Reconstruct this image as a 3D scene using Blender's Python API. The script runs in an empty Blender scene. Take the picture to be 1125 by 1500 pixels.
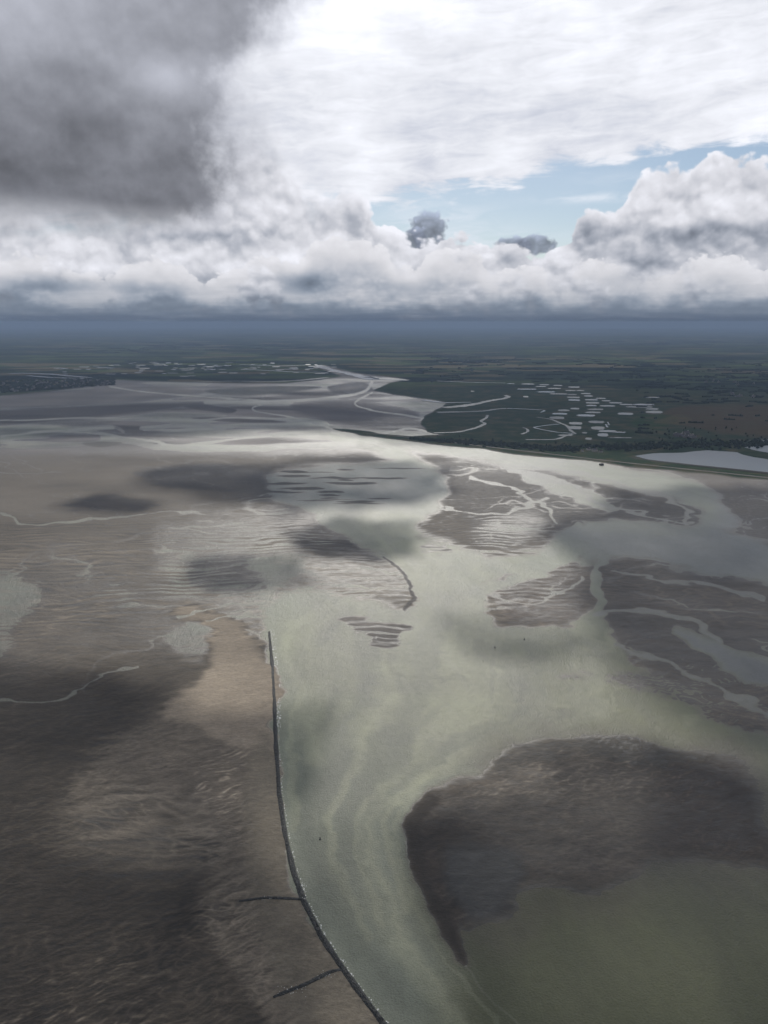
import bpy, math, random
import numpy as np
from mathutils import Vector
random.seed(7)
R = math.radians

# ------------------------------------------------------------------ camera
SC = bpy.context.scene
CAM_H = 600.0
F = 1150.0                      # focal length in photo pixels (photo is 1125 x 1500)
PITCH = R(13.59)
CP, SP = math.cos(PITCH), math.sin(PITCH)
cd = bpy.data.cameras.new('camera')
cd.sensor_fit = 'VERTICAL'; cd.sensor_height = 36.0; cd.lens = 36.0 * F / 1500.0
cd.clip_start = 1.0; cd.clip_end = 400000.0
cam = bpy.data.objects.new('camera', cd); SC.collection.objects.link(cam)
cam.location = (0, 0, CAM_H); cam.rotation_euler = (math.pi / 2 - PITCH, 0, 0)
SC.camera = cam

# ------------------------------------------------------------------ sun, exposure
SUN_EL, SUN_AZ = R(33.0), R(1.5)          # azimuth measured from +Y towards +X
SUN_DIR = Vector((math.sin(SUN_AZ) * math.cos(SUN_EL), math.cos(SUN_AZ) * math.cos(SUN_EL), math.sin(SUN_EL)))
sd = bpy.data.lights.new('sun', 'SUN'); sd.energy = 3.0; sd.angle = R(0.42); sd.color = (1.0, 0.95, 0.87)
sun = bpy.data.objects.new('sun', sd); SC.collection.objects.link(sun)
sun.rotation_euler = SUN_DIR.to_track_quat('Z', 'Y').to_euler(); sun.location = (0, 0, 9000)
SC.view_settings.view_transform = 'Standard'; SC.view_settings.look = 'None'
SC.view_settings.exposure = 0.0; SC.view_settings.gamma = 1.0
SC.cycles.volume_bounces = 0
import time; T0 = time.time()
SC.cycles.max_bounces = 6

def azel(px, py):
    X, Y = (px - 562.5) / F, (750.0 - py) / F
    d = Vector((X, CP + Y * SP, -SP + Y * CP)).normalized()
    return math.degrees(math.atan2(d.x, d.y)), math.degrees(math.asin(d.z))

# ------------------------------------------------------------------ node expressions
class NX:
    """tiny expression builder over shader math nodes"""
    nt = None
    def __init__(s, v): s.v = v
    @staticmethod
    def m(op, *a, clamp=False):
        n = NX.nt.nodes.new('ShaderNodeMath'); n.operation = op; n.use_clamp = clamp
        for i, x in enumerate(a):
            if isinstance(x, NX): NX.nt.links.new(x.v, n.inputs[i])
            else: n.inputs[i].default_value = float(x)
        return NX(n.outputs[0])
    def __add__(s, o): return NX.m('ADD', s, o)
    __radd__ = __add__
    def __sub__(s, o): return NX.m('SUBTRACT', s, o)
    def __rsub__(s, o): return NX.m('SUBTRACT', o, s)
    def __mul__(s, o): return NX.m('MULTIPLY', s, o)
    __rmul__ = __mul__
    def __truediv__(s, o): return NX.m('DIVIDE', s, o)
ND = ['2D']
def nsmooth(x, a, b):
    n = NX.nt.nodes.new('ShaderNodeMapRange'); n.interpolation_type = 'SMOOTHSTEP'
    NX.nt.links.new(x.v, n.inputs[0])
    inv = b < a
    n.inputs[1].default_value = min(a, b); n.inputs[2].default_value = max(a, b)
    n.inputs[3].default_value = 1.0 if inv else 0.0; n.inputs[4].default_value = 0.0 if inv else 1.0
    return NX(n.outputs[0])
def nvec(x, y, z=0.0):
    n = NX.nt.nodes.new('ShaderNodeCombineXYZ')
    for i, q in enumerate((x, y, z)):
        if isinstance(q, NX): NX.nt.links.new(q.v, n.inputs[i])
        else: n.inputs[i].default_value = q
    return n.outputs[0]
def nnoise(vec, scale, detail=6, rough=0.55, dist=0.0, lac=2.0):
    n = NX.nt.nodes.new('ShaderNodeTexNoise'); n.noise_dimensions = ND[0]
    NX.nt.links.new(vec, n.inputs['Vector'])
    n.inputs['Scale'].default_value = scale; n.inputs['Detail'].default_value = detail
    n.inputs['Roughness'].default_value = rough; n.inputs['Distortion'].default_value = dist
    n.inputs['Lacunarity'].default_value = lac
    return NX(n.outputs[0])
def nvoro(vec, scale, detail=3, rough=0.5, smooth=0.3, rand=1.0):
    n = NX.nt.nodes.new('ShaderNodeTexVoronoi'); n.voronoi_dimensions = '2D'; n.feature = 'SMOOTH_F1'
    NX.nt.links.new(vec, n.inputs['Vector'])
    n.inputs['Scale'].default_value = scale; n.inputs['Detail'].default_value = detail
    n.inputs['Roughness'].default_value = rough; n.inputs['Smoothness'].default_value = smooth
    n.inputs['Randomness'].default_value = rand
    return NX(n.outputs['Distance'])
def ncurve(x, pts, x0, x1, y0, y1):
    """piecewise curve through pts (x, y)"""
    n = NX.nt.nodes.new('ShaderNodeFloatCurve')
    t = (x - x0) / (x1 - x0)
    t = NX.m('MINIMUM', NX.m('MAXIMUM', t, 0.0), 1.0)
    NX.nt.links.new(t.v, n.inputs['Value'])
    c = n.mapping.curves[0]
    q = [((a - x0) / (x1 - x0), (b - y0) / (y1 - y0)) for a, b in pts]
    c.points[0].location = q[0]; c.points[1].location = q[-1]
    for a in q[1:-1]: c.points.new(*a)
    for p in c.points: p.handle_type = 'AUTO_CLAMPED'
    n.mapping.update()
    return NX(n.outputs[0]) * (y1 - y0) + y0
def nmix(f, a, b):
    n = NX.nt.nodes.new('ShaderNodeMix'); n.data_type = 'RGBA'; n.clamp_factor = True
    if isinstance(f, NX): NX.nt.links.new(f.v, n.inputs[0])
    else: n.inputs[0].default_value = f
    for i, q in ((6, a), (7, b)):
        if isinstance(q, tuple): n.inputs[i].default_value = (*q, 1.0)
        else: NX.nt.links.new(q, n.inputs[i])
    return n.outputs[2]
def nscale(col, f):
    n = NX.nt.nodes.new('ShaderNodeVectorMath'); n.operation = 'SCALE'
    NX.nt.links.new(col, n.inputs[0])
    if isinstance(f, NX): NX.nt.links.new(f.v, n.inputs['Scale'])
    else: n.inputs['Scale'].default_value = f
    return n.outputs[0]

# ------------------------------------------------------------------ sky
W = bpy.data.worlds.new('World'); SC.world = W; W.use_nodes = True
NX.nt = W.node_tree
nt = W.node_tree; nt.nodes.clear()
out = nt.nodes.new('ShaderNodeOutputWorld'); bg = nt.nodes.new('ShaderNodeBackground')
nt.links.new(bg.outputs[0], out.inputs[0])
SKY_STRENGTH = 0.1
bg.inputs['Strength'].default_value = SKY_STRENGTH
st = nt.nodes.new('ShaderNodeTexSky'); st.sky_type = 'NISHITA'; st.sun_disc = False
st.sun_elevation = SUN_EL; st.sun_rotation = SUN_AZ; st.altitude = 600; st.air_density = 1.0; st.dust_density = 0.6; st.ozone_density = 1.6
tc = nt.nodes.new('ShaderNodeTexCoord')
sx = nt.nodes.new('ShaderNodeSeparateXYZ'); nt.links.new(tc.outputs['Generated'], sx.inputs[0])
dx, dy, dz = (NX(sx.outputs[i]) for i in range(3))
A = NX.m('ARCTAN2', dx, dy) * 57.29578
EL = NX.m('ARCSINE', dz) * 57.29578
def toaz(pts): return [(azel(x, y)[0], azel(x, y)[1]) for x, y in pts]
def blob(px, py, rx, ry, wob=None, k=1.0):
    a, e = azel(px, py); sx_, sy_ = rx * 0.048, ry * 0.046
    u = (A - a) / sx_; v = (EL - e) / sy_
    r = u * u + v * v
    return NX.m('EXPONENT', r * -1.0)
PV = nvec(A, EL)                                    # sky coordinates in degrees
PVs = nvec(A * 0.35 + 30.0, EL * 1.6)                  # streaky
EL_l = EL * 0.9 + NX.m('LOGARITHM', NX.m('MAXIMUM', EL, 0.0) + 1.2, 2.718) * 2.4
PVl = nvec(A + 70.0, EL_l)                             # compresses towards the horizon
n_big = nnoise(PV, 0.10, 6, 0.5)
n_med = nnoise(PV, 0.28, 8, 0.55)
n_fine = nnoise(PV, 0.9, 7, 0.6)
n_str = nnoise(PVs, 0.35, 7, 0.6, 0.6)
n_str2 = nnoise(nvec(A * 0.5 + EL * 0.5, EL * 2.4 - A * 0.25 + 50.0), 0.5, 7, 0.62, 0.4)
puff = 1.0 - nvoro(nvec(A + (n_fine - 0.5) * 0.9, EL_l + (n_med - 0.5) * 1.3), 0.40, 2, 0.5, 0.35)      # rounded billows
puff_hi = 1.0 - nvoro(nvec(A + 0.2 + (n_fine - 0.5) * 0.9, EL_l + 0.6 + (n_med - 0.5) * 1.3), 0.40, 2, 0.5, 0.35)
puff_f = 1.0 - nvoro(nvec(A + 40.0 + (n_fine - 0.5) * 0.8, EL_l), 1.2, 1, 0.6, 0.5)
n_cu = nnoise(PVl, 0.21, 6, 0.5)
n_cu_up = nnoise(nvec(A + 70.2, EL_l + 0.6), 0.21, 5, 0.5)

col = nscale(nmix(0.18, st.outputs[0], (5.6, 7.6, 10.4)), 0.70)
# high white sheet
hs = toaz([(0, 330), (300, 320), (480, 292), (550, 297), (640, 283), (760, 277), (775, 262), (860, 240), (930, 232), (1000, 222), (1060, 208), (1125, 200)])
hs_line = ncurve(A, hs, -30, 30, 0, 20)
hs_m = nsmooth(EL - hs_line + (n_str - 0.5) * 2.6 + (n_str2 - 0.5) * 2.0 + (n_med - 0.5) * 1.2, -0.35, 0.65)
hs_b = 0.87 + (n_str2 - 0.5) * 0.32 + (n_str - 0.5) * 0.22 + (n_med - 0.5) * 0.25 + (n_big - 0.5) * 0.35 + blob(560, -20, 260, 110) * 0.22 - blob(830, 140, 330, 70) * 0.03
hs_b = NX.m('MINIMUM', hs_b, 1.1)
hs_c = nscale(nmix(nsmooth(hs_b, 0.6, 0.9), (8.6, 9.1, 10.6), (9.5, 9.7, 10.4)), hs_b)
wisp = (blob(640, 322, 75, 22) * 0.75 + blob(700, 350, 120, 14) * 0.5 + blob(865, 290, 62, 6) * 0.9 + blob(905, 262, 60, 10) * 0.25) * nsmooth(n_str2, 0.30, 0.62)
col = nmix(wisp, col, (7.4, 8.1, 9.0))
col = nmix(hs_m, col, hs_c)
# small dark cumulus behind the band
for (bx_, by_, rx_, ry_) in ((626, 340, 24, 27), (608, 352, 16, 20), (752, 360, 24, 12), (784, 358, 26, 13)):
    a, e = azel(bx_, by_)
    u = (A - a) / (rx_ * 0.05); v = (EL - e) / (ry_ * 0.047)
    r = NX.m('SQRT', u * u + v * v)
    m_ = nsmooth(r - (puff_f - 0.5) * 0.5 - (n_fine - 0.5) * 0.5, 1.30, 0.92)
    shade = 0.85 + (puff_f - 0.5) * 0.6 + (n_fine - 0.5) * 0.6 + nsmooth(v, 0.2, 1.3) * 1.1
    col = nmix(m_ * 0.86, col, nscale(nmix(0.0, (2.5, 2.85, 3.7), (0, 0, 0)), shade))
# cumulus band
cu = toaz([(0, 325), (150, 320), (250, 305), (330, 270), (385, 225), (430, 262), (470, 292), (500, 282), (540, 306), (575, 338), (610, 356), (650, 344), (700, 354), (735, 364), (790, 368), (835, 345), (850, 318), (905, 305), (940, 262), (985, 252), (1015, 236), (1065, 222), (1125, 236)])
cu_line = ncurve(A, cu, -30, 30, 0, 20)
depth = cu_line - EL + 0.35 + (puff - 0.5) * 1.5 + (puff_f - 0.5) * 0.35 + (n_fine - 0.5) * 0.5   # degrees below the ragged top
softness = nsmooth(A, -7, -1)
cu_m = nsmooth(depth, -0.25, 0.15) * softness + nsmooth(depth, -2.6, 1.4) * (1.0 - softness)
relief = (puff - puff_hi) * 0.26 + (n_cu - n_cu_up) * 0.65 + (puff - 0.5) * 0.12
cu_b = 0.74 + relief + nsmooth(depth, 1.0, -0.1) * 0.16
cu_b = cu_b - nsmooth(n_cu + (n_med - 0.5) * 0.6, 0.48, 0.72) * 0.18
cu_b = cu_b + blob(60, 385, 120, 22) * 0.22 + blob(500, 370, 75, 50) * 0.22 + blob(700, 395, 60, 30) * 0.12 + blob(330, 395, 120, 22) * 0.14
cu_b = cu_b - blob(85, 412, 75, 12) * 0.32 - blob(445, 408, 42, 15) * 0.40 - blob(940, 400, 36, 20) * 0.26 - blob(340, 438, 200, 7) * 0.25
cu_b = cu_b + blob(1000, 290, 130, 40) * 0.08 - blob(1060, 345, 170, 18) * 0.30 - blob(330, 350, 160, 14) * 0.16 + blob(1000, 415, 140, 22) * 0.05
cu_b = cu_b + blob(400, 300, 60, 70) * 0.06
lowstr = nnoise(nvec(A * 0.35 + 11.0, EL * 5.0), 0.8, 4, 0.55)
cu_b = cu_b * (1.0 - nsmooth(EL + (n_cu - 0.5) * 2.6 + (n_med - 0.5) * 1.6, 2.4, 0.8) * 0.48)
cu_b = NX.m('MAXIMUM', NX.m('MINIMUM', cu_b, 1.0), 0.20)
cu_tint = nmix(nsmooth(cu_b, 0.25, 0.8), (7.2, 8.0, 9.7), (9.3, 9.4, 10.1))
col = nmix(cu_m, col, nscale(cu_tint, cu_b))
# nearer row of cumulus: crisp lit tops, grey flat bases
cu2 = toaz([(-700, 380), (-300, 400), (0, 372), (45, 362), (90, 378), (115, 400), (160, 396), (200, 372), (260, 382), (300, 400), (350, 388), (400, 372), (425, 388), (455, 352), (505, 342), (560, 356), (600, 384), (650, 358), (690, 362), (725, 390), (780, 382), (820, 398), (860, 372), (905, 382), (960, 402), (1010, 372), (1070, 366), (1125, 384), (1400, 370), (1800, 400)])
cu2_line = ncurve(A, cu2, -60, 60, 0, 20)
d2_ = cu2_line - EL + (puff_f - 0.5) * 0.55 + (puff - 0.5) * 0.7 + (n_fine - 0.5) * 0.35
cu2_m = nsmooth(d2_, -0.10, 0.12) * nsmooth(n_med + (n_big - 0.5), 0.30, 0.46)
cu2_b = 0.93 - nsmooth(d2_, 0.0, 2.4) * 0.22 + (puff_f - 0.5) * 0.10 + relief * 0.35 - blob(85, 418, 85, 13) * 0.30 - blob(445, 414, 48, 16) * 0.42 - blob(940, 398, 40, 24) * 0.26 - blob(590, 420, 60, 10) * 0.12 - blob(700, 380, 18, 12) * 0.08 - blob(250, 425, 80, 10) * 0.15
cu2_b = cu2_b * (1.0 - nsmooth(EL + (n_cu - 0.5) * 2.6 + (n_med - 0.5) * 1.6, 2.0, 0.7) * 0.50)
cu2_b = NX.m('MAXIMUM', NX.m('MINIMUM', cu2_b, 1.0), 0.22)
col = nmix(cu2_m, col, nscale(nmix(nsmooth(cu2_b, 0.25, 0.85), (6.4, 7.7, 9.8), (9.2, 9.2, 9.7)), cu2_b * 0.95))
# the great dark cloud hanging on the left
dk = [(e, a) for (a, e) in toaz([(270, 345), (330, 310), (352, 270), (350, 200), (356, 150), (342, 100), (400, 60), (425, 20), (440, 0)])]
dk_line = ncurve(EL, dk, 0, 24, -60, 10)
dk_r = dk_line - A + (n_med - 0.5) * 5.5 + (n_fine - 0.5) * 2.2
dk_bot = EL - azel(150, 335)[1] + (n_big - 0.5) * 2.0 + (n_med - 0.5) * 1.2
dk_m = nsmooth(dk_r + (n_cu - 0.5) * 3.0, -2.6, 3.0) * nsmooth(dk_bot, -1.6, 2.0)
dk_b = 0.43 + (n_cu - n_cu_up) * 0.28 - blob(140, 265, 330, 95) * 0.18 - blob(60, 160, 200, 90) * 0.03 + blob(10, 20, 110, 40) * 0.14 + (n_med - 0.5) * 0.20 + (n_big - 0.5) * 0.10
dk_b = dk_b + blob(245, 112, 45, 28) * 0.18 + nsmooth(dk_r, 3.2, 0.0) * 0.18 - blob(340, 55, 60, 30) * 0.05
dk_c = nscale(nmix(nsmooth(dk_b, 0.15, 0.6), (6.6, 6.9, 8.0), (8.3, 8.6, 9.8)), dk_b * 0.95)
col = nmix(dk_m * 0.97, col, dk_c)
# haze towards the horizon
hz = NX.m('EXPONENT', NX.m('MAXIMUM', EL - 0.25, 0.0) * -0.95)
hz = NX.m('MINIMUM', hz * (0.9 + (n_cu - 0.5) * 0.9 + (lowstr - 0.5) * 1.3), 0.96)
hzc = nmix(nsmooth(EL, 0.0, 1.6), (1.15, 1.50, 2.15), (2.0, 2.5, 3.2))
col = nmix(hz, col, hzc)
# unseen sky behind the viewer, darkened to hold down its light
back = nsmooth(NX.m('ABSOLUTE', A), 45, 100)
col = nscale(col, 1.0 - back * 0.55)
nt.links.new(col, bg.inputs['Color'])
W.cycles.sampling_method = 'NONE'; SC.cycles.volume_bounces = 1
SC.cycles.adaptive_threshold = 0.02

ND[0] = '3D'
# ------------------------------------------------------------------ helpers
def link(o, parent=None):
    SC.collection.objects.link(o)
    if parent: o.parent = parent
    return o
def tag(o, label=None, cat=None, group=None, kind=None):
    if label: o['label'] = label
    if cat: o['category'] = cat
    if group: o['group'] = group
    if kind: o['kind'] = kind
    return o
def mesh_np(name, co, faces, smooth=True):
    me = bpy.data.meshes.new(name)
    me.vertices.add(len(co)); me.vertices.foreach_set('co', np.asarray(co, np.float32).ravel())
    fs = np.asarray(faces, np.int32); n = fs.shape[1]
    me.loops.add(fs.size); me.loops.foreach_set('vertex_index', fs.ravel())
    me.polygons.add(len(fs)); me.polygons.foreach_set('loop_start', np.arange(0, fs.size, n, dtype=np.int32))
    me.polygons.foreach_set('loop_total', np.full(len(fs), n, np.int32))
    if smooth: me.polygons.foreach_set('use_smooth', np.ones(len(fs), bool))
    me.update(calc_edges=True); me.validate()
    return me
class MB:
    """collects polygons, builds ONE mesh object"""
    def __init__(s): s.v = []; s.f = []; s.mi = []
    def add(s, vs, fs, mi=0):
        b = len(s.v); s.v += [tuple(q) for q in vs]; s.f += [tuple(b + i for i in q) for q in fs]; s.mi += [mi] * len(fs)
    def box(s, x0, x1, y0, y1, z0, z1, mi=0):
        s.add([(x0, y0, z0), (x1, y0, z0), (x1, y1, z0), (x0, y1, z0), (x0, y0, z1), (x1, y0, z1), (x1, y1, z1), (x0, y1, z1)],
              [(0, 3, 2, 1), (4, 5, 6, 7), (0, 1, 5, 4), (1, 2, 6, 5), (2, 3, 7, 6), (3, 0, 4, 7)], mi)
    def lathe(s, prof, n=12, mi=0, c=(0, 0)):
        vs = []; fs = []
        for r, z in prof:
            for k in range(n): vs.append((c[0] + r * math.cos(2 * math.pi * k / n), c[1] + r * math.sin(2 * math.pi * k / n), z))
        for j in range(len(prof) - 1):
            for k in range(n): a = j * n + k; b = j * n + (k + 1) % n; fs.append((a, b, b + n, a + n))
        fs.append(tuple(range(n - 1, -1, -1))); fs.append(tuple(range((len(prof) - 1) * n, len(prof) * n)))
        s.add(vs, fs, mi)
    def build(s, name, mats, parent=None, smooth=False):
        me = bpy.data.meshes.new(name); me.from_pydata(s.v, [], s.f)
        for m in (mats if isinstance(mats, (list, tuple)) else [mats]): me.materials.append(m)
        me.polygons.foreach_set('material_index', s.mi)
        if smooth: me.polygons.foreach_set('use_smooth', np.ones(len(s.f), bool))
        me.update()
        return link(bpy.data.objects.new(name, me), parent)

def ground(px, py, z=0.0):
    """photo pixel -> point on the ground"""
    X, Y = (px - 562.5) / F, (750.0 - py) / F
    d = np.array([X, CP + Y * SP, -SP + Y * CP]); t = (CAM_H - z) / -d[2]
    return Vector((d[0] * t, d[1] * t, z))
def smooth01(x, a, b):
    t = np.clip((x - a) / (b - a), 0, 1); return t * t * (3 - 2 * t)

print('T a', time.time() - T0)
# numpy gradient noise (~ -1..1)
def perlin(x, y, seed=0):
    xi = np.floor(x).astype(np.int64); yi = np.floor(y).astype(np.int64)
    xf = x - xi; yf = y - yi
    def g(ix, iy, fx, fy):
        h = (ix * 374761393 + iy * 668265263 + seed * 1442695041) & 0xFFFFFFFF
        h = ((h ^ (h >> 13)) * 1274126177) & 0xFFFFFFFF
        h = h ^ (h >> 16)
        a = (h & 0xFFFF) * (2 * math.pi / 65536.0)
        return np.cos(a) * fx + np.sin(a) * fy
    u = xf * xf * xf * (xf * (xf * 6 - 15) + 10); v = yf * yf * yf * (yf * (yf * 6 - 15) + 10)
    a = g(xi, yi, xf, yf); b = g(xi + 1, yi, xf - 1, yf); c = g(xi, yi + 1, xf, yf - 1); d = g(xi + 1, yi + 1, xf - 1, yf - 1)
    return (a + (b - a) * u + ((c + (d - c) * u) - (a + (b - a) * u)) * v) * 1.5
def fbm(x, y, wl, octv=5, seed=0, gain=0.5, space=None, asp=1.0, rot=0.0):
    """world-metre fBm; wl = wavelength along depth, asp = stretch across; octaves finer than the mesh fade out"""
    c, s = math.cos(rot), math.sin(rot)
    X, Y = x * c + y * s, -x * s + y * c
    r = np.zeros_like(x); amp = 1.0; tot = 0
    for o in range(octv):
        w = wl / 2 ** o
        n = perlin(X / (w * asp) + 17.3 * o, Y / w + 9.1 * o, seed + o)
        if space is not None: n = n * smooth01(w / space, 1.6, 4.0)
        r += n * amp; tot += amp; amp *= gain
    return r / tot * 1.4
def ridges(x, y, wl, seed=0, space=None, asp=4.0, rot=0.0, warp=0.6):
    """sand-wave crests: warped wave train, crests along the rotated x axis"""
    c, s = math.cos(rot), math.sin(rot)
    X, Y = x * c + y * s, -x * s + y * c
    ph = Y / wl + warp * 2.2 * perlin(X / (wl * 7), Y / (wl * 5), seed) + warp * 0.9 * perlin(X / (wl * asp * .6), Y / (wl * 1.7), seed + 5) 
    w = np.sin(2 * math.pi * ph)
    w = w * (0.55 + 0.75 * perlin(X / (wl * asp), Y / (wl * 1.5), seed + 9)) + 0.5 * perlin(X / (wl * asp * .35), Y / (wl * .5), seed + 3)
    if space is not None: w = w * smooth01(wl / space, 1.8, 3.6)
    return w

def crests(x, y, wl, seed=0, space=None, asp=3.0, rot=0.0, octv=3, width=0.22):
    """thin winding crest lines: 0 between, 1 on the crest"""
    c, s = math.cos(rot), math.sin(rot)
    X, Y = x * c + y * s, -x * s + y * c
    Y = Y + wl * 1.3 * perlin(X / (wl * 6), Y / (wl * 6), seed + 40)
    r = np.zeros_like(x)
    for o in range(octv):
        w = wl / 1.7 ** o
        n = 1 - np.clip(np.abs(perlin(X / (w * asp) + 31 * o, Y / w + 7 * o, seed + o)) / width, 0, 1)
        if space is not None: n = n * smooth01(w / space, 1.8, 4.0)
        r = np.maximum(r, n * 0.85 ** o)
    return r
def spline(pts, closed, k=5):
    """Catmull-Rom through traced points"""
    n = len(pts); o = []; P = [np.array(p, float) for p in pts]
    for i in range(n if closed else n - 1):
        a, b, c, d = (P[(i - 1) % n], P[i], P[(i + 1) % n], P[(i + 2) % n]) if closed else (P[max(i - 1, 0)], P[i], P[i + 1], P[min(i + 2, n - 1)])
        kk = k if np.linalg.norm(c - b) > 6 else 2
        for t in np.arange(kk) / kk:
            o.append(0.5 * (2 * b + (c - a) * t + (2 * a - 5 * b + 4 * c - d) * t * t + (3 * b - a - 3 * c + d) * t ** 3))
    if not closed: o.append(P[-1])
    return [tuple(q) for q in o]
def pdist(px, py, line, R_):
    d2 = np.full(px.shape, 1e6)
    for (x0, y0), (x1, y1) in zip(line, line[1:]):
        ii = np.nonzero((px > min(x0, x1) - R_) & (px < max(x0, x1) + R_) & (py > min(y0, y1) - R_) & (py < max(y0, y1) + R_))[0]
        if not len(ii): continue
        qx, qy = px[ii], py[ii]; ex, ey = x1 - x0, y1 - y0
        t = np.clip(((qx - x0) * ex + (qy - y0) * ey) / (ex * ex + ey * ey + 1e-9), 0, 1)
        d2[ii] = np.minimum(d2[ii], (qx - x0 - t * ex) ** 2 + (qy - y0 - t * ey) ** 2)
    return np.sqrt(d2)
def sdist(px, py, poly, R_):
    """signed distance in pixels, positive inside, exact within R_ of the outline"""
    inside = np.zeros(px.shape, bool); pl = poly + poly[:1]
    for (x0, y0), (x1, y1) in zip(pl, pl[1:]):
        if y0 == y1: continue
        ii = np.nonzero(((y0 > py) != (y1 > py)))[0]
        if not len(ii): continue
        cr = px[ii] < (x1 - x0) * (py[ii] - y0) / (y1 - y0) + x0
        inside[ii[cr]] ^= True
    return np.where(inside, 1, -1) * pdist(px, py, pl, R_)

# ------------------------------------------------------------------ terrain sheet (polar grid, dense where the bay is looked at)
def polar(azs, ds):
    AZ, D = np.meshgrid(azs, ds)
    return np.sin(AZ) * D, np.cos(AZ) * D, D
def rows(y0, y1, n):
    py = np.linspace(y0, y1, n); ang = PITCH + np.arctan((py - 750) / F)
    return CAM_H / np.tan(ang)
def topix(x, y):
    fw = y * CP + CAM_H * SP; up = y * SP - CAM_H * CP
    ok = fw > 60
    fw = np.where(ok, fw, 60)
    px = 562.5 + F * x / fw; py = 750 - F * up / fw
    return px, np.where(ok, py, 2600.0)
HI = 1.0
d_edge = 88000.0
coarse = np.concatenate([np.linspace(-180, -36.5, 50)[:-1], np.linspace(-36.5, 36.5, int(1000 * HI)), np.linspace(36.5, 180, 50)[1:]])
azs = np.radians(coarse)
ds = np.concatenate([[20, 120, 240, 340, 420], rows(1650, 900, int(640 * HI)), rows(899, 560, int(380 * HI)), rows(559.4, 484, int(110 * HI)), [60000, 74000, d_edge]])
gx, gy, gd = polar(azs, ds)
PX, PY = topix(gx, gy)
space = (gd ** 2 + CAM_H ** 2) / (CAM_H * F) * 1.3 + 0.3

comp = np.clip((PY - 470) / 500, 0.02, 1.2)          # vertical foreshortening
wx = fbm(gx, gy, 260, 5, 11, .55, space) ; wy = fbm(gx, gy, 260, 5, 23, .55, space)
wx2 = fbm(gx, gy, 60, 3, 31, .55, space); wy2 = fbm(gx, gy, 60, 3, 37, .55, space)
wx3 = fbm(gx, gy, 130, 5, 131, .75, space, asp=1.5); wy3 = fbm(gx, gy, 130, 5, 137, .75, space, asp=1.5)
fx = PX + wx * 16 * np.clip(comp * 1.4, .25, 1.2) + wx2 * 7 * comp + wx3 * 12 * comp
fy = PY + wy * 14 * comp + wy2 * 8 * comp + wy3 * 10 * comp

SAND = (0.170, 0.146, 0.114)
H = np.full(gx.shape, 0.32); C = np.empty(gx.shape + (3,)); C[:] = SAND
RP = np.full(gx.shape, 1.0)                          # sand wave amplitude
RO = np.zeros(gx.shape)                              # 0 = crests across the view, 1 = diagonal
TU = np.zeros(gx.shape + (3,)); TU[:] = (0.15, 0.165, 0.125)     # water colour: silt, plus a painted waterline glint
VEG = np.zeros(gx.shape)
def paint(poly, soft, h=None, c=None, rp=None, ro=None, tu=None, veg=None, k=1.0, warp=1.0, line=None, sp=True):
    pts = poly or line
    xs = [p[0] for p in pts]; ys = [p[1] for p in pts]; m = soft * 3 + 45
    sel = (PX > min(xs) - m) & (PX < max(xs) + m) & (PY > min(ys) - m) & (PY < max(ys) + m)
    qx = PX[sel] + (fx[sel] - PX[sel]) * warp; qy = PY[sel] + (fy[sel] - PY[sel]) * warp
    w = smooth01(sdist(qx, qy, spline(poly, True) if sp else poly, soft + 2), -soft, soft) if poly else smooth01(pdist(qx, qy, spline(line, False), soft * 3) + wx3[sel] * soft * 0.9, soft * 1.3, soft * 0.35)
    w = w * k
    for arr, v in ((H, h), (RP, rp), (RO, ro), (VEG, veg)):
        if v is not None: arr[sel] = arr[sel] * (1 - w) + v * w
    for arr, v in ((C, c), (TU, tu)):
        if v is not None: arr[sel] = arr[sel] * (1 - w)[:, None] + np.array(v) * w[:, None]

MUD = (0.120, 0.100, 0.082); DARKMUD = (0.070, 0.057, 0.047); TAN = (0.40, 0.335, 0.255); GREYSAND = (0.19, 0.175, 0.165)
# broad tones of the flats
paint([(-900, 560), (2200, 560), (2200, 655), (-900, 655)], 12, h=0.02, c=GREYSAND, rp=0.35)
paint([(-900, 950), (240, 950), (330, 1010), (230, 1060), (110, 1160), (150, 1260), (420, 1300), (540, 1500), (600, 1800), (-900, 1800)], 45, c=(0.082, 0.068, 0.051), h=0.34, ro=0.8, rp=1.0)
paint([(790, 700), (1900, 690), (1900, 1180), (1140, 1110), (1000, 1010), (880, 940), (860, 860)], 30, c=(0.13, 0.11, 0.088), h=0.14, rp=1.1)
paint([(640, 670), (860, 690), (1030, 735), (1030, 768), (900, 765), (800, 800), (690, 770)], 10, c=(0.135, 0.118, 0.10), h=0.26, rp=1.2)
paint([(240, 770), (440, 750), (600, 840), (590, 890), (400, 870), (380, 930), (260, 890)], 20, h=0.10, rp=1.6, ro=0)
paint([(200, 690), (330, 680), (420, 700), (410, 735), (330, 725), (240, 712)], 6, c=(0.085, 0.077, 0.070), h=0.2)  # dark wet sand, with part of the cloud shade painted into its colour
paint([(275, 845), (300, 822), (350, 816), (420, 824), (440, 842), (370, 860), (300, 862)], 5, c=(0.085, 0.077, 0.070), h=0.14, rp=1.4)  # dark rippled sand, cloud shade partly painted in
paint([(90, 738), (150, 727), (235, 738), (200, 747), (110, 745)], 4, c=(0.095, 0.084, 0.075))  # cloud shade partly painted into the sand colour
paint([(430, 780), (455, 770), (500, 790), (560, 822), (480, 820), (440, 806)], 4, c=(0.09, 0.08, 0.07), h=0.2, rp=1.3)  # dark sand and painted cloud shade together
paint([(20, 860), (300, 880), (330, 960), (120, 960), (0, 990)], 30, h=0.2, c=(0.145, 0.125, 0.10))
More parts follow.
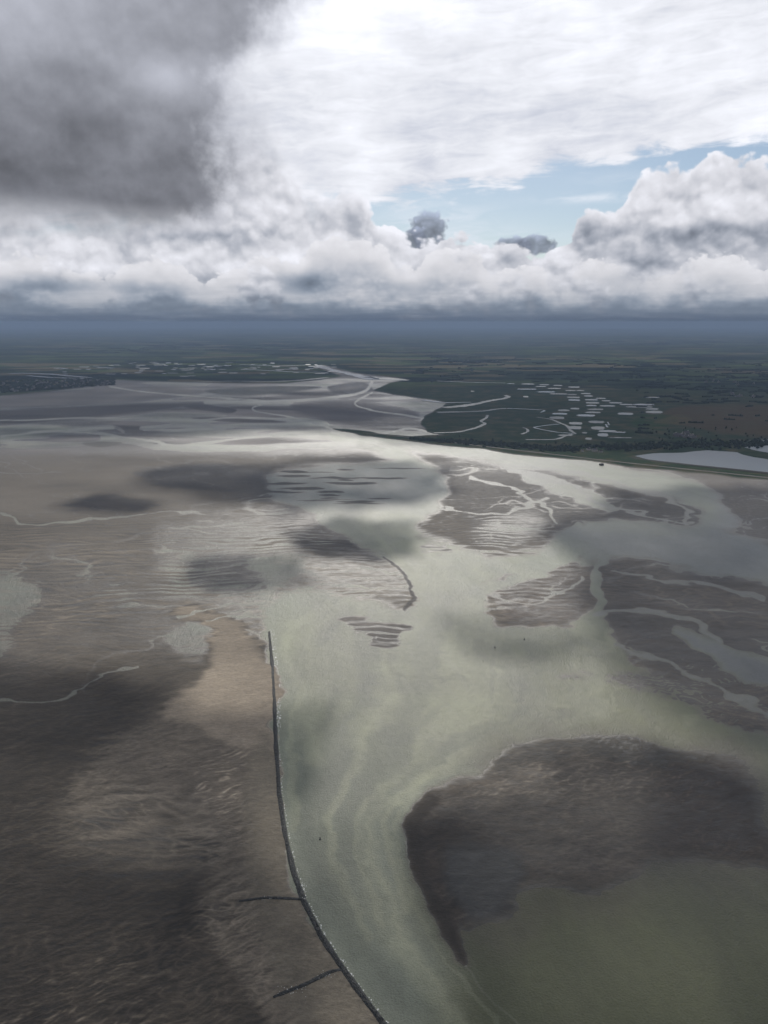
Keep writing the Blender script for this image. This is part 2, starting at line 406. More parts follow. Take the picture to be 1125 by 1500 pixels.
# light sand bank along the dyke
paint([(262, 896), (305, 903), (345, 922), (378, 955), (398, 1000), (403, 1100), (417, 1200), (440, 1300), (497, 1412), (560, 1502), (700, 1750), (420, 1750), (395, 1500), (330, 1400), (300, 1310), (330, 1220), (260, 1150), (150, 1160), (110, 1165), (190, 1085), (262, 1022), (312, 992), (330, 960), (310, 925)], 20, h=0.75, c=(0.205, 0.174, 0.135), rp=0.7, ro=1)
paint([(256, 893), (305, 899), (350, 918), (386, 952), (402, 1000), (404, 1100), (330, 1085), (268, 1060), (240, 1045), (290, 1005), (322, 968), (306, 930)], 9, h=1.0, c=TAN, rp=0.12)
paint([(402, 1080), (445, 1310), (500, 1415), (560, 1500), (440, 1500), (400, 1400), (372, 1300), (352, 1180), (366, 1100)], 20, c=(0.23, 0.20, 0.152), rp=0.12, h=0.95)
# ---- water: main channel
paint([(395, 885), (415, 868), (470, 862), (520, 880), (560, 890), (596, 892), (600, 868), (590, 846), (562, 818), (512, 792), (468, 772), (432, 745),
       (400, 722), (395, 700), (430, 688), (500, 682), (575, 676), (560, 664), (520, 648), (490, 640), (500, 634), (560, 644), (600, 668), (640, 692), (655, 718), (638, 748), (606, 778), (640, 792),
       (720, 812), (790, 806), (822, 782), (850, 768), (900, 762), (1000, 770), (1028, 768), (1024, 748), (1000, 735), (955, 722), (900, 708), (850, 698), (790, 688), (720, 676), (640, 662), (570, 650),
       (500, 638), (560, 641), (640, 652), (760, 666), (870, 681), (950, 692), (1015, 708), (1052, 735), (1078, 768), (1130, 800), (1900, 1000), (1900, 1040), (1130, 852), (1050, 842), (965, 820), (900, 812), (855, 818),
       (800, 840), (735, 850), (706, 868), (716, 900), (742, 918), (830, 920), (870, 890), (885, 925), (930, 975), (1000, 1015), (1125, 1085), (1600, 1300), (1600, 1900),
       (720, 1900), (620, 1600), (562, 1500), (500, 1418), (445, 1318), (416, 1200), (404, 1100), (404, 1020), (396, 940)], 11, h=-0.55, rp=0.25, warp=1.0)
# sediment tones of the water
paint([(880, 900), (1130, 1060), (1600, 1300), (1600, 1900), (720, 1900), (690, 1450), (640, 1300), (820, 1290), (800, 1080), (700, 1010)], 90, tu=(0.12, 0.128, 0.068))
paint([(680, 1370), (900, 1290), (1125, 1290), (1600, 1400), (1600, 1900), (800, 1900)], 60, tu=(0.085, 0.090, 0.045))
paint([(820, 770), (1030, 770), (1040, 700), (1130, 760), (1130, 850), (900, 815)], 25, tu=(0.13, 0.14, 0.135))
paint([(380, 690), (560, 680), (655, 700), (650, 730), (430, 742)], 12, tu=(0.13, 0.145, 0.13))
paint([(520, 800), (650, 830), (720, 900), (800, 1010), (740, 1090), (560, 1110), (440, 1050), (410, 950), (470, 880), (600, 900)], 70, tu=(0.180, 0.190, 0.126))
paint([(790, 692), (850, 700), (900, 712), (955, 727), (1004, 742), (1022, 756), (1015, 764), (940, 762), (870, 764), (830, 772), (800, 750), (775, 712)], 5, h=0.22, c=(0.11, 0.098, 0.086), rp=1.5, warp=0.7)
# current lines and silt plumes drawn out along the channel
LB = [(470, 690), (520, 760), (560, 830), (470, 880), (410, 940), (408, 1020), (410, 1110), (424, 1210), (452, 1310), (508, 1412), (572, 1500), (660, 1640)]
RB = [(640, 700), (650, 770), (760, 830), (870, 900), (900, 960), (900, 1040), (780, 1080), (640, 1130), (590, 1200), (606, 1310), (680, 1420), (800, 1560)]
rng = random.Random(4)
for k in range(64):
    f_ = rng.uniform(0.04, 0.97); i0 = rng.randint(1, 7); n_ = rng.randint(3, 5)
    ln = [(LB[i][0] + (RB[i][0] - LB[i][0]) * (f_ + rng.uniform(-.03, .03)), LB[i][1] + (RB[i][1] - LB[i][1]) * (f_ + rng.uniform(-.03, .03))) for i in range(i0, min(i0 + n_, len(LB)))]
    light = rng.random() < 0.5
    paint(None, rng.choice((4, 7, 11, 16, 22)), line=ln, tu=(0.24, 0.25, 0.17) if light else (0.11, 0.12, 0.09), k=rng.uniform(.2, .45), warp=0.8)
for k in range(22):                                   # eddies in the slack water on the right
    cx_, cy_ = rng.uniform(640, 1000), rng.uniform(900, 1075); rr = rng.uniform(20, 60); a0 = rng.uniform(0, 6)
    ln = [(cx_ + rr * 1.6 * math.cos(a0 + t * .5), cy_ + rr * .6 * math.sin(a0 + t * .5)) for t in range(6)]
    paint(None, rng.choice((4, 7, 12)), line=ln, tu=(0.22, 0.23, 0.15) if rng.random() < .5 else (0.10, 0.105, 0.07), k=rng.uniform(.25, .5), warp=1.0)
# sand streaks breaking the water
for pts, hh, cc, s in (
    ([(735, 845), (800, 838), (838, 815), (850, 830), (862, 870), (850, 905), (790, 915), (742, 905), (725, 880)], 0.16, MUD, 8),
    ([(700, 768), (760, 745), (800, 770), (760, 800), (700, 795)], 0.10, (0.16, 0.145, 0.125), 10),
    ([(500, 908), (545, 905), (600, 915), (590, 945), (565, 948), (540, 930)], 0.20, (0.14, 0.125, 0.11), 5),
    ([(620, 795), (660, 797), (655, 810), (615, 805)], 0.08, (0.17, 0.155, 0.13), 4),
    ([(810, 985), (850, 980), (858, 992), (815, 998)], 0.05, (0.17, 0.155, 0.12), 6),
    ([(880, 985), (960, 990), (1040, 1020), (990, 1030), (900, 1010)], 0.10, (0.13, 0.115, 0.095), 10)):
    paint(pts, s, h=hh, c=cc, rp=1.0)
for k in range(26):                                   # narrow bars in the far pool
    x = random.uniform(405, 590); y = random.uniform(684, 738); w = random.uniform(12, 48); t = random.uniform(1.0, 2.2)
    paint([(x - w, y), (x, y - t), (x + w, y + 0.5), (x, y + t)], 0.9, h=0.35, c=(0.12, 0.115, 0.105), rp=0.2, warp=0.3)
# dark bank in the foreground bend, with its drowned shoals
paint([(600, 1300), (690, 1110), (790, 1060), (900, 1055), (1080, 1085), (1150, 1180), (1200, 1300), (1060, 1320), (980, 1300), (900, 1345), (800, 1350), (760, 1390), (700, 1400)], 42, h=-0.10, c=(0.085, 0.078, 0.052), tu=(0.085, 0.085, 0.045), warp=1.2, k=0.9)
BANK = [(593, 1215), (600, 1186), (622, 1160), (680, 1137), (722, 1122), (790, 1086), (860, 1078), (960, 1088), (1045, 1110), (1092, 1150), (1112, 1215), (1135, 1262), (1060, 1262), (980, 1252), (905, 1284), (850, 1304), (790, 1296), (748, 1300), (738, 1332), (684, 1356), (671, 1360), (676, 1380), (684, 1412), (650, 1368), (612, 1305), (597, 1258)]
paint(BANK, 16, h=0.34, c=(0.085, 0.070, 0.055), rp=0.7, ro=0.6, warp=0.9)
paint([(640, 1180), (760, 1120), (900, 1100), (1000, 1150), (980, 1240), (860, 1290), (760, 1280), (690, 1220)], 30, c=(0.150, 0.130, 0.105), h=0.20, rp=0.7)
paint([(596, 1210), (604, 1185), (628, 1162), (645, 1168), (618, 1210), (626, 1290), (662, 1348), (683, 1408), (650, 1365), (614, 1300), (600, 1255)], 6, c=(0.072, 0.060, 0.047), h=0.7, rp=0.1, warp=0.4)
paint(None, 5, line=[(700, 1250), (760, 1215), (850, 1190), (880, 1235), (860, 1262)], c=(0.14, 0.12, 0.10), k=0.6)
paint(None, 4, line=[(640, 1160), (700, 1180), (740, 1230), (790, 1290)], c=(0.13, 0.115, 0.10), k=0.5)
paint([(650, 1240), (720, 1238), (760, 1275), (735, 1325), (690, 1350), (668, 1330), (648, 1290)], 12, h=0.16, c=(0.080, 0.078, 0.072), rp=0.5)
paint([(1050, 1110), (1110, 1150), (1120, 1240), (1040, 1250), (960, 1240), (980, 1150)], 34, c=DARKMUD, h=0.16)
paint([(720, 1122), (790, 1086), (860, 1078), (960, 1088), (1045, 1112), (960, 1112), (850, 1102), (760, 1130)], 8, c=(0.08, 0.072, 0.06), h=0.20, rp=1.2)
paint(None, 1.6, line=[(594, 1232), (600, 1268), (618, 1312), (650, 1362), (684, 1412)], tu=(0.42, 0.43, 0.38), warp=0.5)  # waterline glint painted as a pale line into the water colour
paint(None, 2.0, line=[(684, 1412), (700, 1440), (725, 1470), (760, 1500), (800, 1540)], h=-0.22, tu=(0.13, 0.135, 0.09), k=0.7, warp=0.5)
paint(None, 3.0, line=[(560, 815), (590, 845), (600, 870), (592, 892)], h=0.25, c=(0.09, 0.08, 0.07), rp=0.1, warp=0.5)
paint([(246, 930), (290, 918), (316, 940), (304, 968), (262, 966)], 8, h=-0.02, rp=1.5, ro=0.3)
paint([(285, 790), (340, 776), (420, 780), (430, 815), (340, 815)], 12, h=0.04, rp=1.6)
for ln, s_ in (([(745, 688), (800, 700), (850, 716), (888, 748)], 3.5), ([(782, 684), (850, 693), (922, 710), (992, 738), (1016, 764)], 2.5), ([(880, 740), (940, 752), (1020, 762)], 2.0), ([(650, 745), (700, 752), (760, 742), (800, 735)], 2.0), ([(690, 700), (740, 712), (790, 740), (815, 765)], 2.0), ([(900, 830), (960, 850), (1040, 862), (1125, 880)], 3.0), ([(870, 900), (930, 890), (1000, 905), (1060, 940)], 4.0), ([(900, 950), (960, 965), (1040, 1000), (1125, 1045)], 4.0), ([(720, 870), (770, 880), (830, 872), (850, 850)], 2.5)):
    paint(None, s_, line=ln, h=-0.25, rp=0.4, tu=(0.15, 0.155, 0.135), warp=1.0)
# other pools and runnels
paint([(985, 925), (1040, 935), (1125, 980), (1400, 1110), (1400, 1150), (1125, 1010), (1050, 965)], 8, h=-0.5, tu=(0.12, 0.125, 0.12))
paint([(-60, 850), (30, 845), (62, 862), (30, 905), (10, 960), (-60, 990)], 12, h=-0.15, tu=(0.14, 0.15, 0.12))
paint([(360, 825), (420, 815), (450, 828), (430, 848), (395, 866), (392, 905), (372, 880), (384, 850)], 6, h=-0.12, rp=0.8)
paint([(770, 696), (835, 708), (872, 722), (898, 742), (886, 752), (850, 736), (815, 722), (778, 708)], 4, h=-0.25, rp=0.5)
paint([(380, 745), (440, 742), (480, 770), (520, 792), (470, 790), (430, 780), (400, 765)], 6, h=0.12, c=(0.15, 0.13, 0.11))
for ln, s, hh in (
    ([(-200, 735), (0, 750), (32, 768), (90, 765), (130, 763)], 2.6, -0.15), ([(125, 763), (180, 758), (215, 754)], 1.7, -0.10), ([(212, 754), (262, 750), (300, 752)], 1.0, -0.05),
    ([(-200, 1022), (0, 1025), (82, 1027), (118, 1010)], 2.4, -0.15), ([(116, 1011), (150, 990), (205, 975)], 1.5, -0.1),
    ([(262, 905), (300, 893), (345, 884), (388, 868)], 1.6, -0.2), ([(300, 912), (340, 905), (395, 905)], 1.4, -0.2),
    ([(320, 870), (360, 860), (392, 850)], 1.4, -0.15),
    ([(700, 870), (760, 848), (812, 828), (840, 800), (846, 772)], 7, -0.6),
    ([(880, 812), (872, 850), (880, 900)], 7, -0.4),
    ([(550, 1150), (600, 1132), (640, 1116)], 1.0, -0.5)):
    paint(None, s, line=ln, h=hh, rp=0.3, warp=0.6)
for ln, s in (([(150, 640), (250, 655), (400, 655), (520, 648)], 5), ([(110, 628), (160, 624), (180, 632)], 3), ([(205, 628), (270, 630), (340, 624), (480, 622)], 3), ([(250, 655), (480, 628), (486, 631)], 2)):
    paint(None, s, line=ln, h=-0.3, tu=(0.20, 0.21, 0.175), warp=0.4)

# far bay: streaks of sand and water following the depth
far = smooth01(PY, 668, 640) * 1.0 if False else (1 - smooth01(PY, 640, 668))
st1 = fbm(gx, gy, 520, 5, 41, .65, space, asp=2.2); st2 = fbm(gx, gy, 260, 5, 47, .6, space, asp=2.6, rot=R(6))
st3 = fbm(gx, gy, 380, 5, 53, .65, space, asp=2.4, rot=R(-10))
H += far * (st1 * 0.75 + st2 * 0.45)
C *= np.clip(1 + far * (st2 * 1.0 + st3 * 0.8 + (smooth01(st3 + st2 * .3, -0.12, 0.12) - 0.5) * 0.8), 0.40, 2.2)[..., None]
TU *= np.clip(1 + far * (st3 * 1.8 + st2 * 0.8), 0.45, 1.9)[..., None]
for P_, s_, hh, cc in (([(0, 601), (120, 596), (235, 591), (310, 590), (240, 600), (150, 611), (60, 617), (0, 622), (-200, 625), (-200, 602)], 2.5, .3, (0.055, 0.052, 0.054)),
    ([(-200, 586), (0, 582), (160, 568), (300, 573), (210, 587), (60, 596), (-200, 600)], 2.5, .3, (0.24, 0.225, 0.21)),
    ([(270, 597), (300, 592), (345, 600), (330, 605)], 1.5, .3, (0.06, 0.055, 0.055)), ([(120, 650), (150, 646), (180, 649), (150, 654)], 1.5, .3, (0.07, 0.07, 0.062)),
    ([(300, 572), (380, 566), (470, 566), (430, 574), (350, 580)], 2, .3, (0.06, 0.07, 0.06)), ([(280, 612), (340, 612), (420, 618), (350, 619)], 1.5, .3, (0.08, 0.072, 0.07)),
    ([(430, 590), (520, 585), (600, 600), (610, 618), (540, 628), (450, 610)], 6, .3, (0.13, 0.118, 0.118)), ([(480, 566), (530, 560), (545, 572), (500, 578)], 2, .3, (0.075, 0.072, 0.075))):
    paint(P_, s_, h=hh, c=cc, warp=0.5, k=0.85)
for ln, s_ in (([(545, 560), (530, 575), (470, 584), (400, 588), (300, 590)], 2.0), ([(480, 622), (430, 616), (360, 612), (260, 616), (170, 612), (0, 616)], 1.3), ([(400, 588), (370, 600), (430, 612), (486, 628)], 1.2), ([(160, 566), (220, 575), (330, 583), (400, 588)], 1.2), ([(100, 632), (130, 627), (165, 626)], 2.6), ([(205, 626), (260, 624), (340, 626)], 1.6), ([(210, 630), (290, 630), (330, 628)], 1.0), ([(0, 640), (90, 632), (180, 640), (280, 655), (420, 658)], 1.6), ([(620, 612), (560, 604), (520, 592), (545, 575)], 1.2), ([(640, 636), (600, 628), (560, 634), (500, 634)], 1.0)):
    paint(None, s_, line=ln, h=-0.35, rp=0.2, tu=(0.23, 0.235, 0.21), warp=0.5)
# gullies and runnels draining the flats
wgx = gx + wx * 90 + wx2 * 18; wgy = gy + wy * 110 + wy2 * 25
dr1 = crests(wgx, wgy, 800, 201, space, 1.5, R(-18), 3, 0.030) * smooth01(fbm(gx, gy, 420, 3, 231, .6), -0.45, 0.35); dr2 = crests(wgx, wgy, 210, 211, space, 1.8, R(20), 2, 0.045)
open_flat = np.clip(RP, 0, 1) * (H > -0.1) * smooth01(H, 0.75, 0.45) * (1 - smooth01(PY, 1000, 1080))
H -= open_flat * (dr1 * 0.34 + dr2 * 0.10 * smooth01(fbm(gx, gy, 700, 3, 221), 0.0, 0.4))

# sand waves
rA = ridges(gx, gy, 34, 3, space, 4.0, R(4)); rB = ridges(gx, gy, 15, 8, space, 4.0, R(-12))
rC = ridges(gx, gy, 20, 14, space, 2.8, R(32), 0.7); rD = ridges(gx, gy, 9.5, 19, space, 3.0, R(27), 0.7); rE = ridges(gx, gy, 6, 29, space, 3.0, R(24), 0.7)
rF = ridges(gx, gy, 13, 24, space, 2.0, R(14), 1.2); rG = ridges(gx, gy, 8, 27, space, 2.2, R(-25), 1.2)
patch = smooth01(fbm(gx, gy, 420, 3, 61), -0.35, 0.35); patch2 = smooth01(fbm(gx, gy, 300, 4, 64), -0.15, 0.35)
gran = smooth01(PX, 780, 900)                        # finer, netted waves on the right-hand flats
rip = (1 - RO) * ((1 - gran) * (rA * 0.22 + rB * 0.11) + gran * (rF * 0.17 + rG * 0.10)) + RO * (rC * 0.11 + rD * 0.11 + rE * 0.08)
big = fbm(gx, gy, 520, 5, 71, .55, space, asp=1.6)
H += rip * RP * (0.35 + 0.9 * patch) + big * 0.18 * np.clip(RP, .3, 1) + fbm(gx, gy, 45, 3, 77, .5, space, 2.0) * 0.05 * np.clip(RP, .2, 1)
# tone variation: mud films, drier crests, ebb streaks, plus painted ripple glint and shading
tone = fbm(gx, gy, 300, 6, 83, .65, space, asp=1.8)
ebb = fbm(gx, gy, 26, 4, 87, .65, space, asp=3.5, rot=R(3)) * (1 - RO) + fbm(gx, gy, 16, 4, 89, .75, space, asp=3.0, rot=R(27)) * RO * 0.8
crest = np.clip(rip * 5, -1.0, 1.4) * np.clip(RP, 0, 1.2)
feA = crests(gx, gy, 10, 301, space, 3.0, R(27), 3, 0.20) * RO; feB = crests(gx, gy, 24, 311, space, 2.6, R(2), 3) * (1 - RO)
feather = (feA * smooth01(fbm(gx, gy, 230, 4, 321, .6), -0.25, 0.25) + feB * smooth01(fbm(gx, gy, 380, 4, 331, .6), -0.3, 0.2)) * np.clip(RP * 1.2, 0, 1)
H += feather * 0.10
C *= np.clip(1 + 0.36 * tone + 0.42 * crest + 0.40 * ebb * np.clip(RP + .25, 0, 1) + 0.75 * (feather - 0.25), 0.3, 2.6)[..., None]
sharp = np.clip(rC * 0.5 + rD * 0.6 + rE * 0.4 - 0.25, 0, 1) * patch2 * RO * np.clip(RP, 0, 1)
C *= (1 + 2.4 * sharp)[..., None]

# ---- vegetated land
LAND_R = [(600, 556), (572, 561), (548, 572), (578, 578), (612, 583), (650, 588), (655, 592), (640, 600), (622, 610), (617, 622), (626, 632), (648, 638), (600, 639), (540, 633), (487, 628), (520, 636), (600, 646), (700, 658), (790, 668), (850, 675), (930, 684), (1000, 691), (1060, 697), (1130, 704), (1500, 745), (3500, 860), (3500, 474), (440, 474), (440, 528), (470, 534), (520, 546), (560, 551)]
LAND_L = [(-3500, 700), (-600, 620), (0, 580), (70, 573), (130, 566), (166, 562), (160, 556), (250, 559), (330, 561), (420, 561), (470, 556), (500, 551), (462, 538), (490, 530), (490, 474), (-3500, 474)]
for P_ in (LAND_R, LAND_L):
    paint(P_, 0.8, h=2.2, c=(0.042, 0.062, 0.038), rp=0.0, veg=1.0, warp=0.45, sp=False)
land = VEG
behind = PY < 484
VEG[behind] = 1; H[behind] = 2.2; C[behind] = (0.04, 0.05, 0.035)
H = np.where(VEG > 0.5, 2.2 + fbm(gx, gy, 600, 3, 91, .5, space) * 0.4, H)
paint([(945, 612), (990, 597), (1060, 592), (1400, 600), (1400, 660), (1120, 640), (1040, 632), (985, 622)], 3, c=(0.105, 0.075, 0.048), k=0.8, sp=False)
paint([(925, 616), (950, 606), (985, 610), (990, 622), (950, 628)], 2, c=(0.04, 0.075, 0.03), k=0.8)
paint([(960, 620), (990, 608), (1010, 614), (1000, 624)], 1.5, c=(0.13, 0.11, 0.06), k=0.7)
paint([(860, 575), (1400, 560), (1400, 592), (1000, 594), (900, 585)], 3, c=(0.055, 0.065, 0.035), k=0.6)
hill = smooth01(gd, 9000, 24000) * (0.6 + fbm(gx, gy, 9000, 4, 95, .5)) * 45
H += np.where(VEG > 0.5, np.clip(hill, 0, 120), 0)

nr, nc = gx.shape
idx = np.arange(nr * nc).reshape(nr, nc)
def grid_faces(idx): return np.stack([idx[:-1, :-1], idx[:-1, 1:], idx[1:, 1:], idx[1:, :-1]], -1).reshape(-1, 4)
faces = grid_faces(idx)
faces = np.flip(faces, 1)
me = mesh_np('ground', np.stack([gx, gy, H], -1).reshape(-1, 3), faces)
ca = me.color_attributes.new('tone', 'FLOAT_COLOR', 'POINT')
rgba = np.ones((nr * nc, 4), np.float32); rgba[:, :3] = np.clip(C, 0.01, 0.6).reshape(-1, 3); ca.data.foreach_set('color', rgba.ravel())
va = me.attributes.new('veg', 'FLOAT', 'POINT'); va.data.foreach_set('value', VEG.astype(np.float32).ravel())
g_obj = link(bpy.data.objects.new('ground', me)); tag(g_obj, kind='structure')

# ------------------------------------------------------------------ materials
def mat(name):
    m = bpy.data.materials.new(name); m.use_nodes = True; NX.nt = m.node_tree
    b = m.node_tree.nodes['Principled BSDF']; return m, m.node_tree, b
def setin(b, k, v):
    if isinstance(v, NX): NX.nt.links.new(v.v, b.inputs[k])
    elif isinstance(v, (float, int, tuple)): b.inputs[k].default_value = (*v, 1.0) if isinstance(v, tuple) else v
    else: NX.nt.links.new(v, b.inputs[k])
def bump(h, strength, dist):
    n = NX.nt.nodes.new('ShaderNodeBump'); n.inputs['Strength'].default_value = strength; n.inputs['Distance'].default_value = dist
    NX.nt.links.new(h.v, n.inputs['Height']); return n.outputs[0]
def geo():
    g = NX.nt.nodes.new('ShaderNodeNewGeometry'); s = NX.nt.nodes.new('ShaderNodeSeparateXYZ')
    NX.nt.links.new(g.outputs['Position'], s.inputs[0]); return g.outputs['Position'], [NX(s.outputs[i]) for i in range(3)]
def attr(name):
    a = NX.nt.nodes.new('ShaderNodeAttribute'); a.attribute_name = name; return a

m_ground, nt_, b = mat('tidal_flat_and_fields')
P, (X_, Y_, Z_) = geo()
tone_c = attr('tone').outputs['Color']; veg = NX(attr('veg').outputs['Fac'])
n1 = nnoise(nvec(X_ * 0.5, Y_, 0.0), 0.09, 6, 0.6); n2 = nnoise(P, 0.6, 5, 0.65)
wet = nsmooth(Z_ + (n1 - 0.5) * 0.25, 0.40, -0.05)
n3 = nnoise(nvec(X_ * 0.45 + Y_ * 0.2, Y_, 4.0), 0.28, 4, 0.7)
sand = nscale(tone_c, 0.85 + (n1 - 0.5) * 0.40 + (n2 - 0.5) * 0.65 + (n3 - 0.5) * 0.80)
sand = nscale(sand, 1.0 - wet * 0.35)
# farmland: a patchwork of fields
vo = nt_.nodes.new('ShaderNodeTexVoronoi'); vo.voronoi_dimensions = '2D'; vo.distance = 'CHEBYCHEV'; vo.feature = 'F1'
warpn = nnoise(P, 0.0006, 3, 0.5)
nt_.links.new(nvec(X_ * 0.0016 + warpn * 0.9, Y_ * 0.0024 + warpn * 0.7 + X_ * 0.0003), vo.inputs['Vector']); vo.inputs['Scale'].default_value = 1.0
vs = nt_.nodes.new('ShaderNodeSeparateColor'); nt_.links.new(vo.outputs['Color'], vs.inputs[0])
f1, f2 = NX(vs.outputs[0]), NX(vs.outputs[1])
fieldc = nmix(nsmooth(f1, 0.45, 0.75), (0.040, 0.055, 0.034), (0.075, 0.100, 0.045))
fieldc = nmix(nsmooth(f2, 0.74, 0.80), fieldc, (0.12, 0.108, 0.070))
woods = nnoise(nvec(X_ * 0.4, Y_, 3.0), 0.0011, 6, 0.6)
fieldc = nmix(nsmooth(woods, 0.52, 0.56), fieldc, (0.020, 0.028, 0.020))
dist = NX.m('SQRT', X_ * X_ + Y_ * Y_)
marsh = nnoise(P, 0.008, 6, 0.65)
marshc = nscale(nmix(nsmooth(marsh, 0.45, 0.65), tone_c, nscale(nmix(0.0, (0.075, 0.070, 0.045), (0, 0, 0)), 1.0)), 0.45 + marsh * 1.1)
vegc = nmix(nsmooth(dist + (warpn - 0.5) * 1500.0, 7000, 8200), marshc, fieldc)
vegc = vegc
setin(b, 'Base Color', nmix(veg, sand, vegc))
setin(b, 'Roughness', (0.82 - wet * 0.33 + (n1 - 0.5) * 0.25) * (1.0 - veg) + veg * 0.95)
setin(b, 'Specular IOR Level', (1.0 - veg) * (0.25 + wet * 0.12))
setin(b, 'Normal', bump(n1 * 0.8 + n2 * 0.25 + n3 * 0.4, 0.9, 1.8))
me.materials.append(m_ground)

m_water, nt_, b = mat('silty_water')
P, (X_, Y_, Z_) = geo()
silt = attr('silt').outputs['Color']
w1 = nnoise(nvec(X_ * 0.8, Y_ * 0.5, 0.0), 0.004, 7, 0.6, 1.2)          # drifting silt plumes
w2 = nnoise(nvec(X_, Y_ * 0.7, 2.0), 0.10, 5, 0.65); w3 = nnoise(P, 0.45, 4, 0.65)
flow = nnoise(nvec(X_ * 1.0 + Y_ * 0.25, Y_ * 0.16, 5.0), 0.02, 6, 0.6, 0.5)
w4 = nnoise(nvec(X_ * 0.7 + 900.0, Y_ * 0.45, 7.0), 0.0016, 6, 0.65, 0.8)
setin(b, 'Base Color', nscale(silt, 0.42 + nsmooth(w1, 0.3, 0.7) * 0.46 + flow * 0.34 + nsmooth(w4, 0.34, 0.66) * 0.40 + (w3 - 0.5) * 0.7 + (w2 - 0.5) * 0.35))
setin(b, 'Roughness', 0.36 + nsmooth(w1, 0.3, 0.7) * 0.08 + nsmooth(w4, 0.34, 0.66) * 0.12 + (flow - 0.5) * 0.25)
setin(b, 'IOR', 1.33)
setin(b, 'Normal', bump(w2 * 0.9 + w3 * 0.8, 1.0, 1.5))

print('T c', time.time() - T0)
# water sheet
ds2 = np.concatenate([[20, 240, 420], rows(1640, 545, 700)]); az2 = np.radians(np.concatenate([np.linspace(-180, -36.5, 40)[:-1], np.linspace(-36.5, 36.5, 700), np.linspace(36.5, 180, 40)[1:]]))
hx, hy, hd = polar(az2, ds2)
# sample silt from the terrain grid by nearest node
ci = np.clip(np.round(np.interp(az2, azs, np.arange(len(azs)))).astype(int), 0, len(azs) - 1)
ri = np.clip(np.round(np.interp(ds2, ds, np.arange(len(ds)))).astype(int), 0, len(ds) - 1)
Hs = H[np.ix_(ri, ci)][..., None]; shal = smooth01(Hs, -0.38, 0.05)
TUs = TU[np.ix_(ri, ci)] * 1.15 * (1 - 0.7 * shal) + C[np.ix_(ri, ci)] * 0.7 * shal
idx2 = np.arange(hx.size).reshape(hx.shape)
mw = mesh_np('water', np.stack([hx, hy, np.zeros_like(hx)], -1).reshape(-1, 3), np.flip(grid_faces(idx2), 1))
ca = mw.color_attributes.new('silt', 'FLOAT_COLOR', 'POINT'); q = np.ones((hx.size, 4), np.float32); q[:, :3] = TUs.reshape(-1, 3); ca.data.foreach_set('color', q.ravel())
mw.materials.append(m_water)
w_obj = link(bpy.data.objects.new('water', mw)); tag(w_obj, kind='structure')

def simple(name, colr, rough=0.9, var=0.3, sc=0.2, bmp=0.0, spec=0.3):
    m, nt_, b = mat(name); P, _ = geo(); n = nnoise(P, sc, 5, 0.6)
    setin(b, 'Base Color', nscale(nmix(0.0, colr, colr), (1 - var / 2) + n * var)); setin(b, 'Roughness', rough); setin(b, 'Specular IOR Level', spec)
    if bmp: setin(b, 'Normal', bump(n, 1.0, bmp))
    return m
m_pond = simple('still_water', (0.08, 0.095, 0.10), 0.22, 0.2, 0.01, 0.0, 0.25)
oi = m_pond.node_tree.nodes.new('ShaderNodeObjectInfo'); pb = m_pond.node_tree.nodes['Principled BSDF']; NX.nt = m_pond.node_tree
setin(pb, 'Roughness', 0.2 + NX(oi.outputs['Random']) * 0.35); setin(pb, 'Specular IOR Level', 0.16 + NX(oi.outputs['Random']) * 0.28)
m_lake = simple('lake_water', (0.05, 0.07, 0.085), 0.28, 0.3, 0.01, 0.0, 0.14)
m_rock = simple('dark_weedy_rock', (0.042, 0.043, 0.040), 0.6, 1.7, 0.45, 0.8)
m_foam = simple('white_foam', (0.75, 0.76, 0.74), 0.6, 0.3, 1.0)
m_leaf = simple('dark_foliage', (0.030, 0.042, 0.024), 0.95, 0.9, 0.15, 0.0, 0.1)
m_bark = simple('bark', (0.09, 0.07, 0.05), 0.95, 0.4, 1.0)
m_wall = simple('pale_render', (0.62, 0.60, 0.55), 0.85, 0.2, 0.3)
m_wall_town = simple('grey_render', (0.26, 0.25, 0.23), 0.9, 0.5, 0.02)
m_roof = simple('slate_roof', (0.10, 0.09, 0.095), 0.8, 0.4, 0.6)
m_concrete = simple('weathered_concrete', (0.09, 0.088, 0.082), 0.9, 0.6, 0.4)
m_glass = simple('window_dark', (0.03, 0.035, 0.04), 0.2, 0.1, 1.0, 0, 0.5)
m_paint = simple('dark_marine_paint', (0.03, 0.03, 0.032), 0.5, 0.3, 1.0)
m_shingle = simple('shingle', (0.17, 0.155, 0.14), 0.9, 0.5, 0.05)
m_bankgreen = simple('embankment_grass', (0.048, 0.047, 0.042), 0.95, 0.5, 0.02, 0, 0.1)

# ------------------------------------------------------------------ ponds, lake, creeks on the marsh
PZ = 3.4
def sheet(name, pts, m, z=PZ, jitter=0.0, dens=3):
    """flat water body from photo-traced outline, laid on the marsh"""
    g = [ground(x, y, z) for x, y in pts]; o = []
    for i in range(len(g)):
        a, b_ = g[i], g[(i + 1) % len(g)]
        for k in range(dens):
            q = a.lerp(b_, k / dens)
            if k: q += Vector((random.uniform(-1, 1), random.uniform(-1, 1), 0)) * jitter
            o.append(q)
    c = sum(o, Vector()) / len(o)
    mb = MB(); top = [(q.x - c.x, q.y - c.y, 0) for q in o]; n = len(top)
    area = sum(top[i][0] * top[(i + 1) % n][1] - top[(i + 1) % n][0] * top[i][1] for i in range(n))
    if area < 0: top.reverse()
    mb.add(top, [tuple(range(n))])
    ob = mb.build(name, m); ob.location = c; tag(ob, kind='structure'); return ob
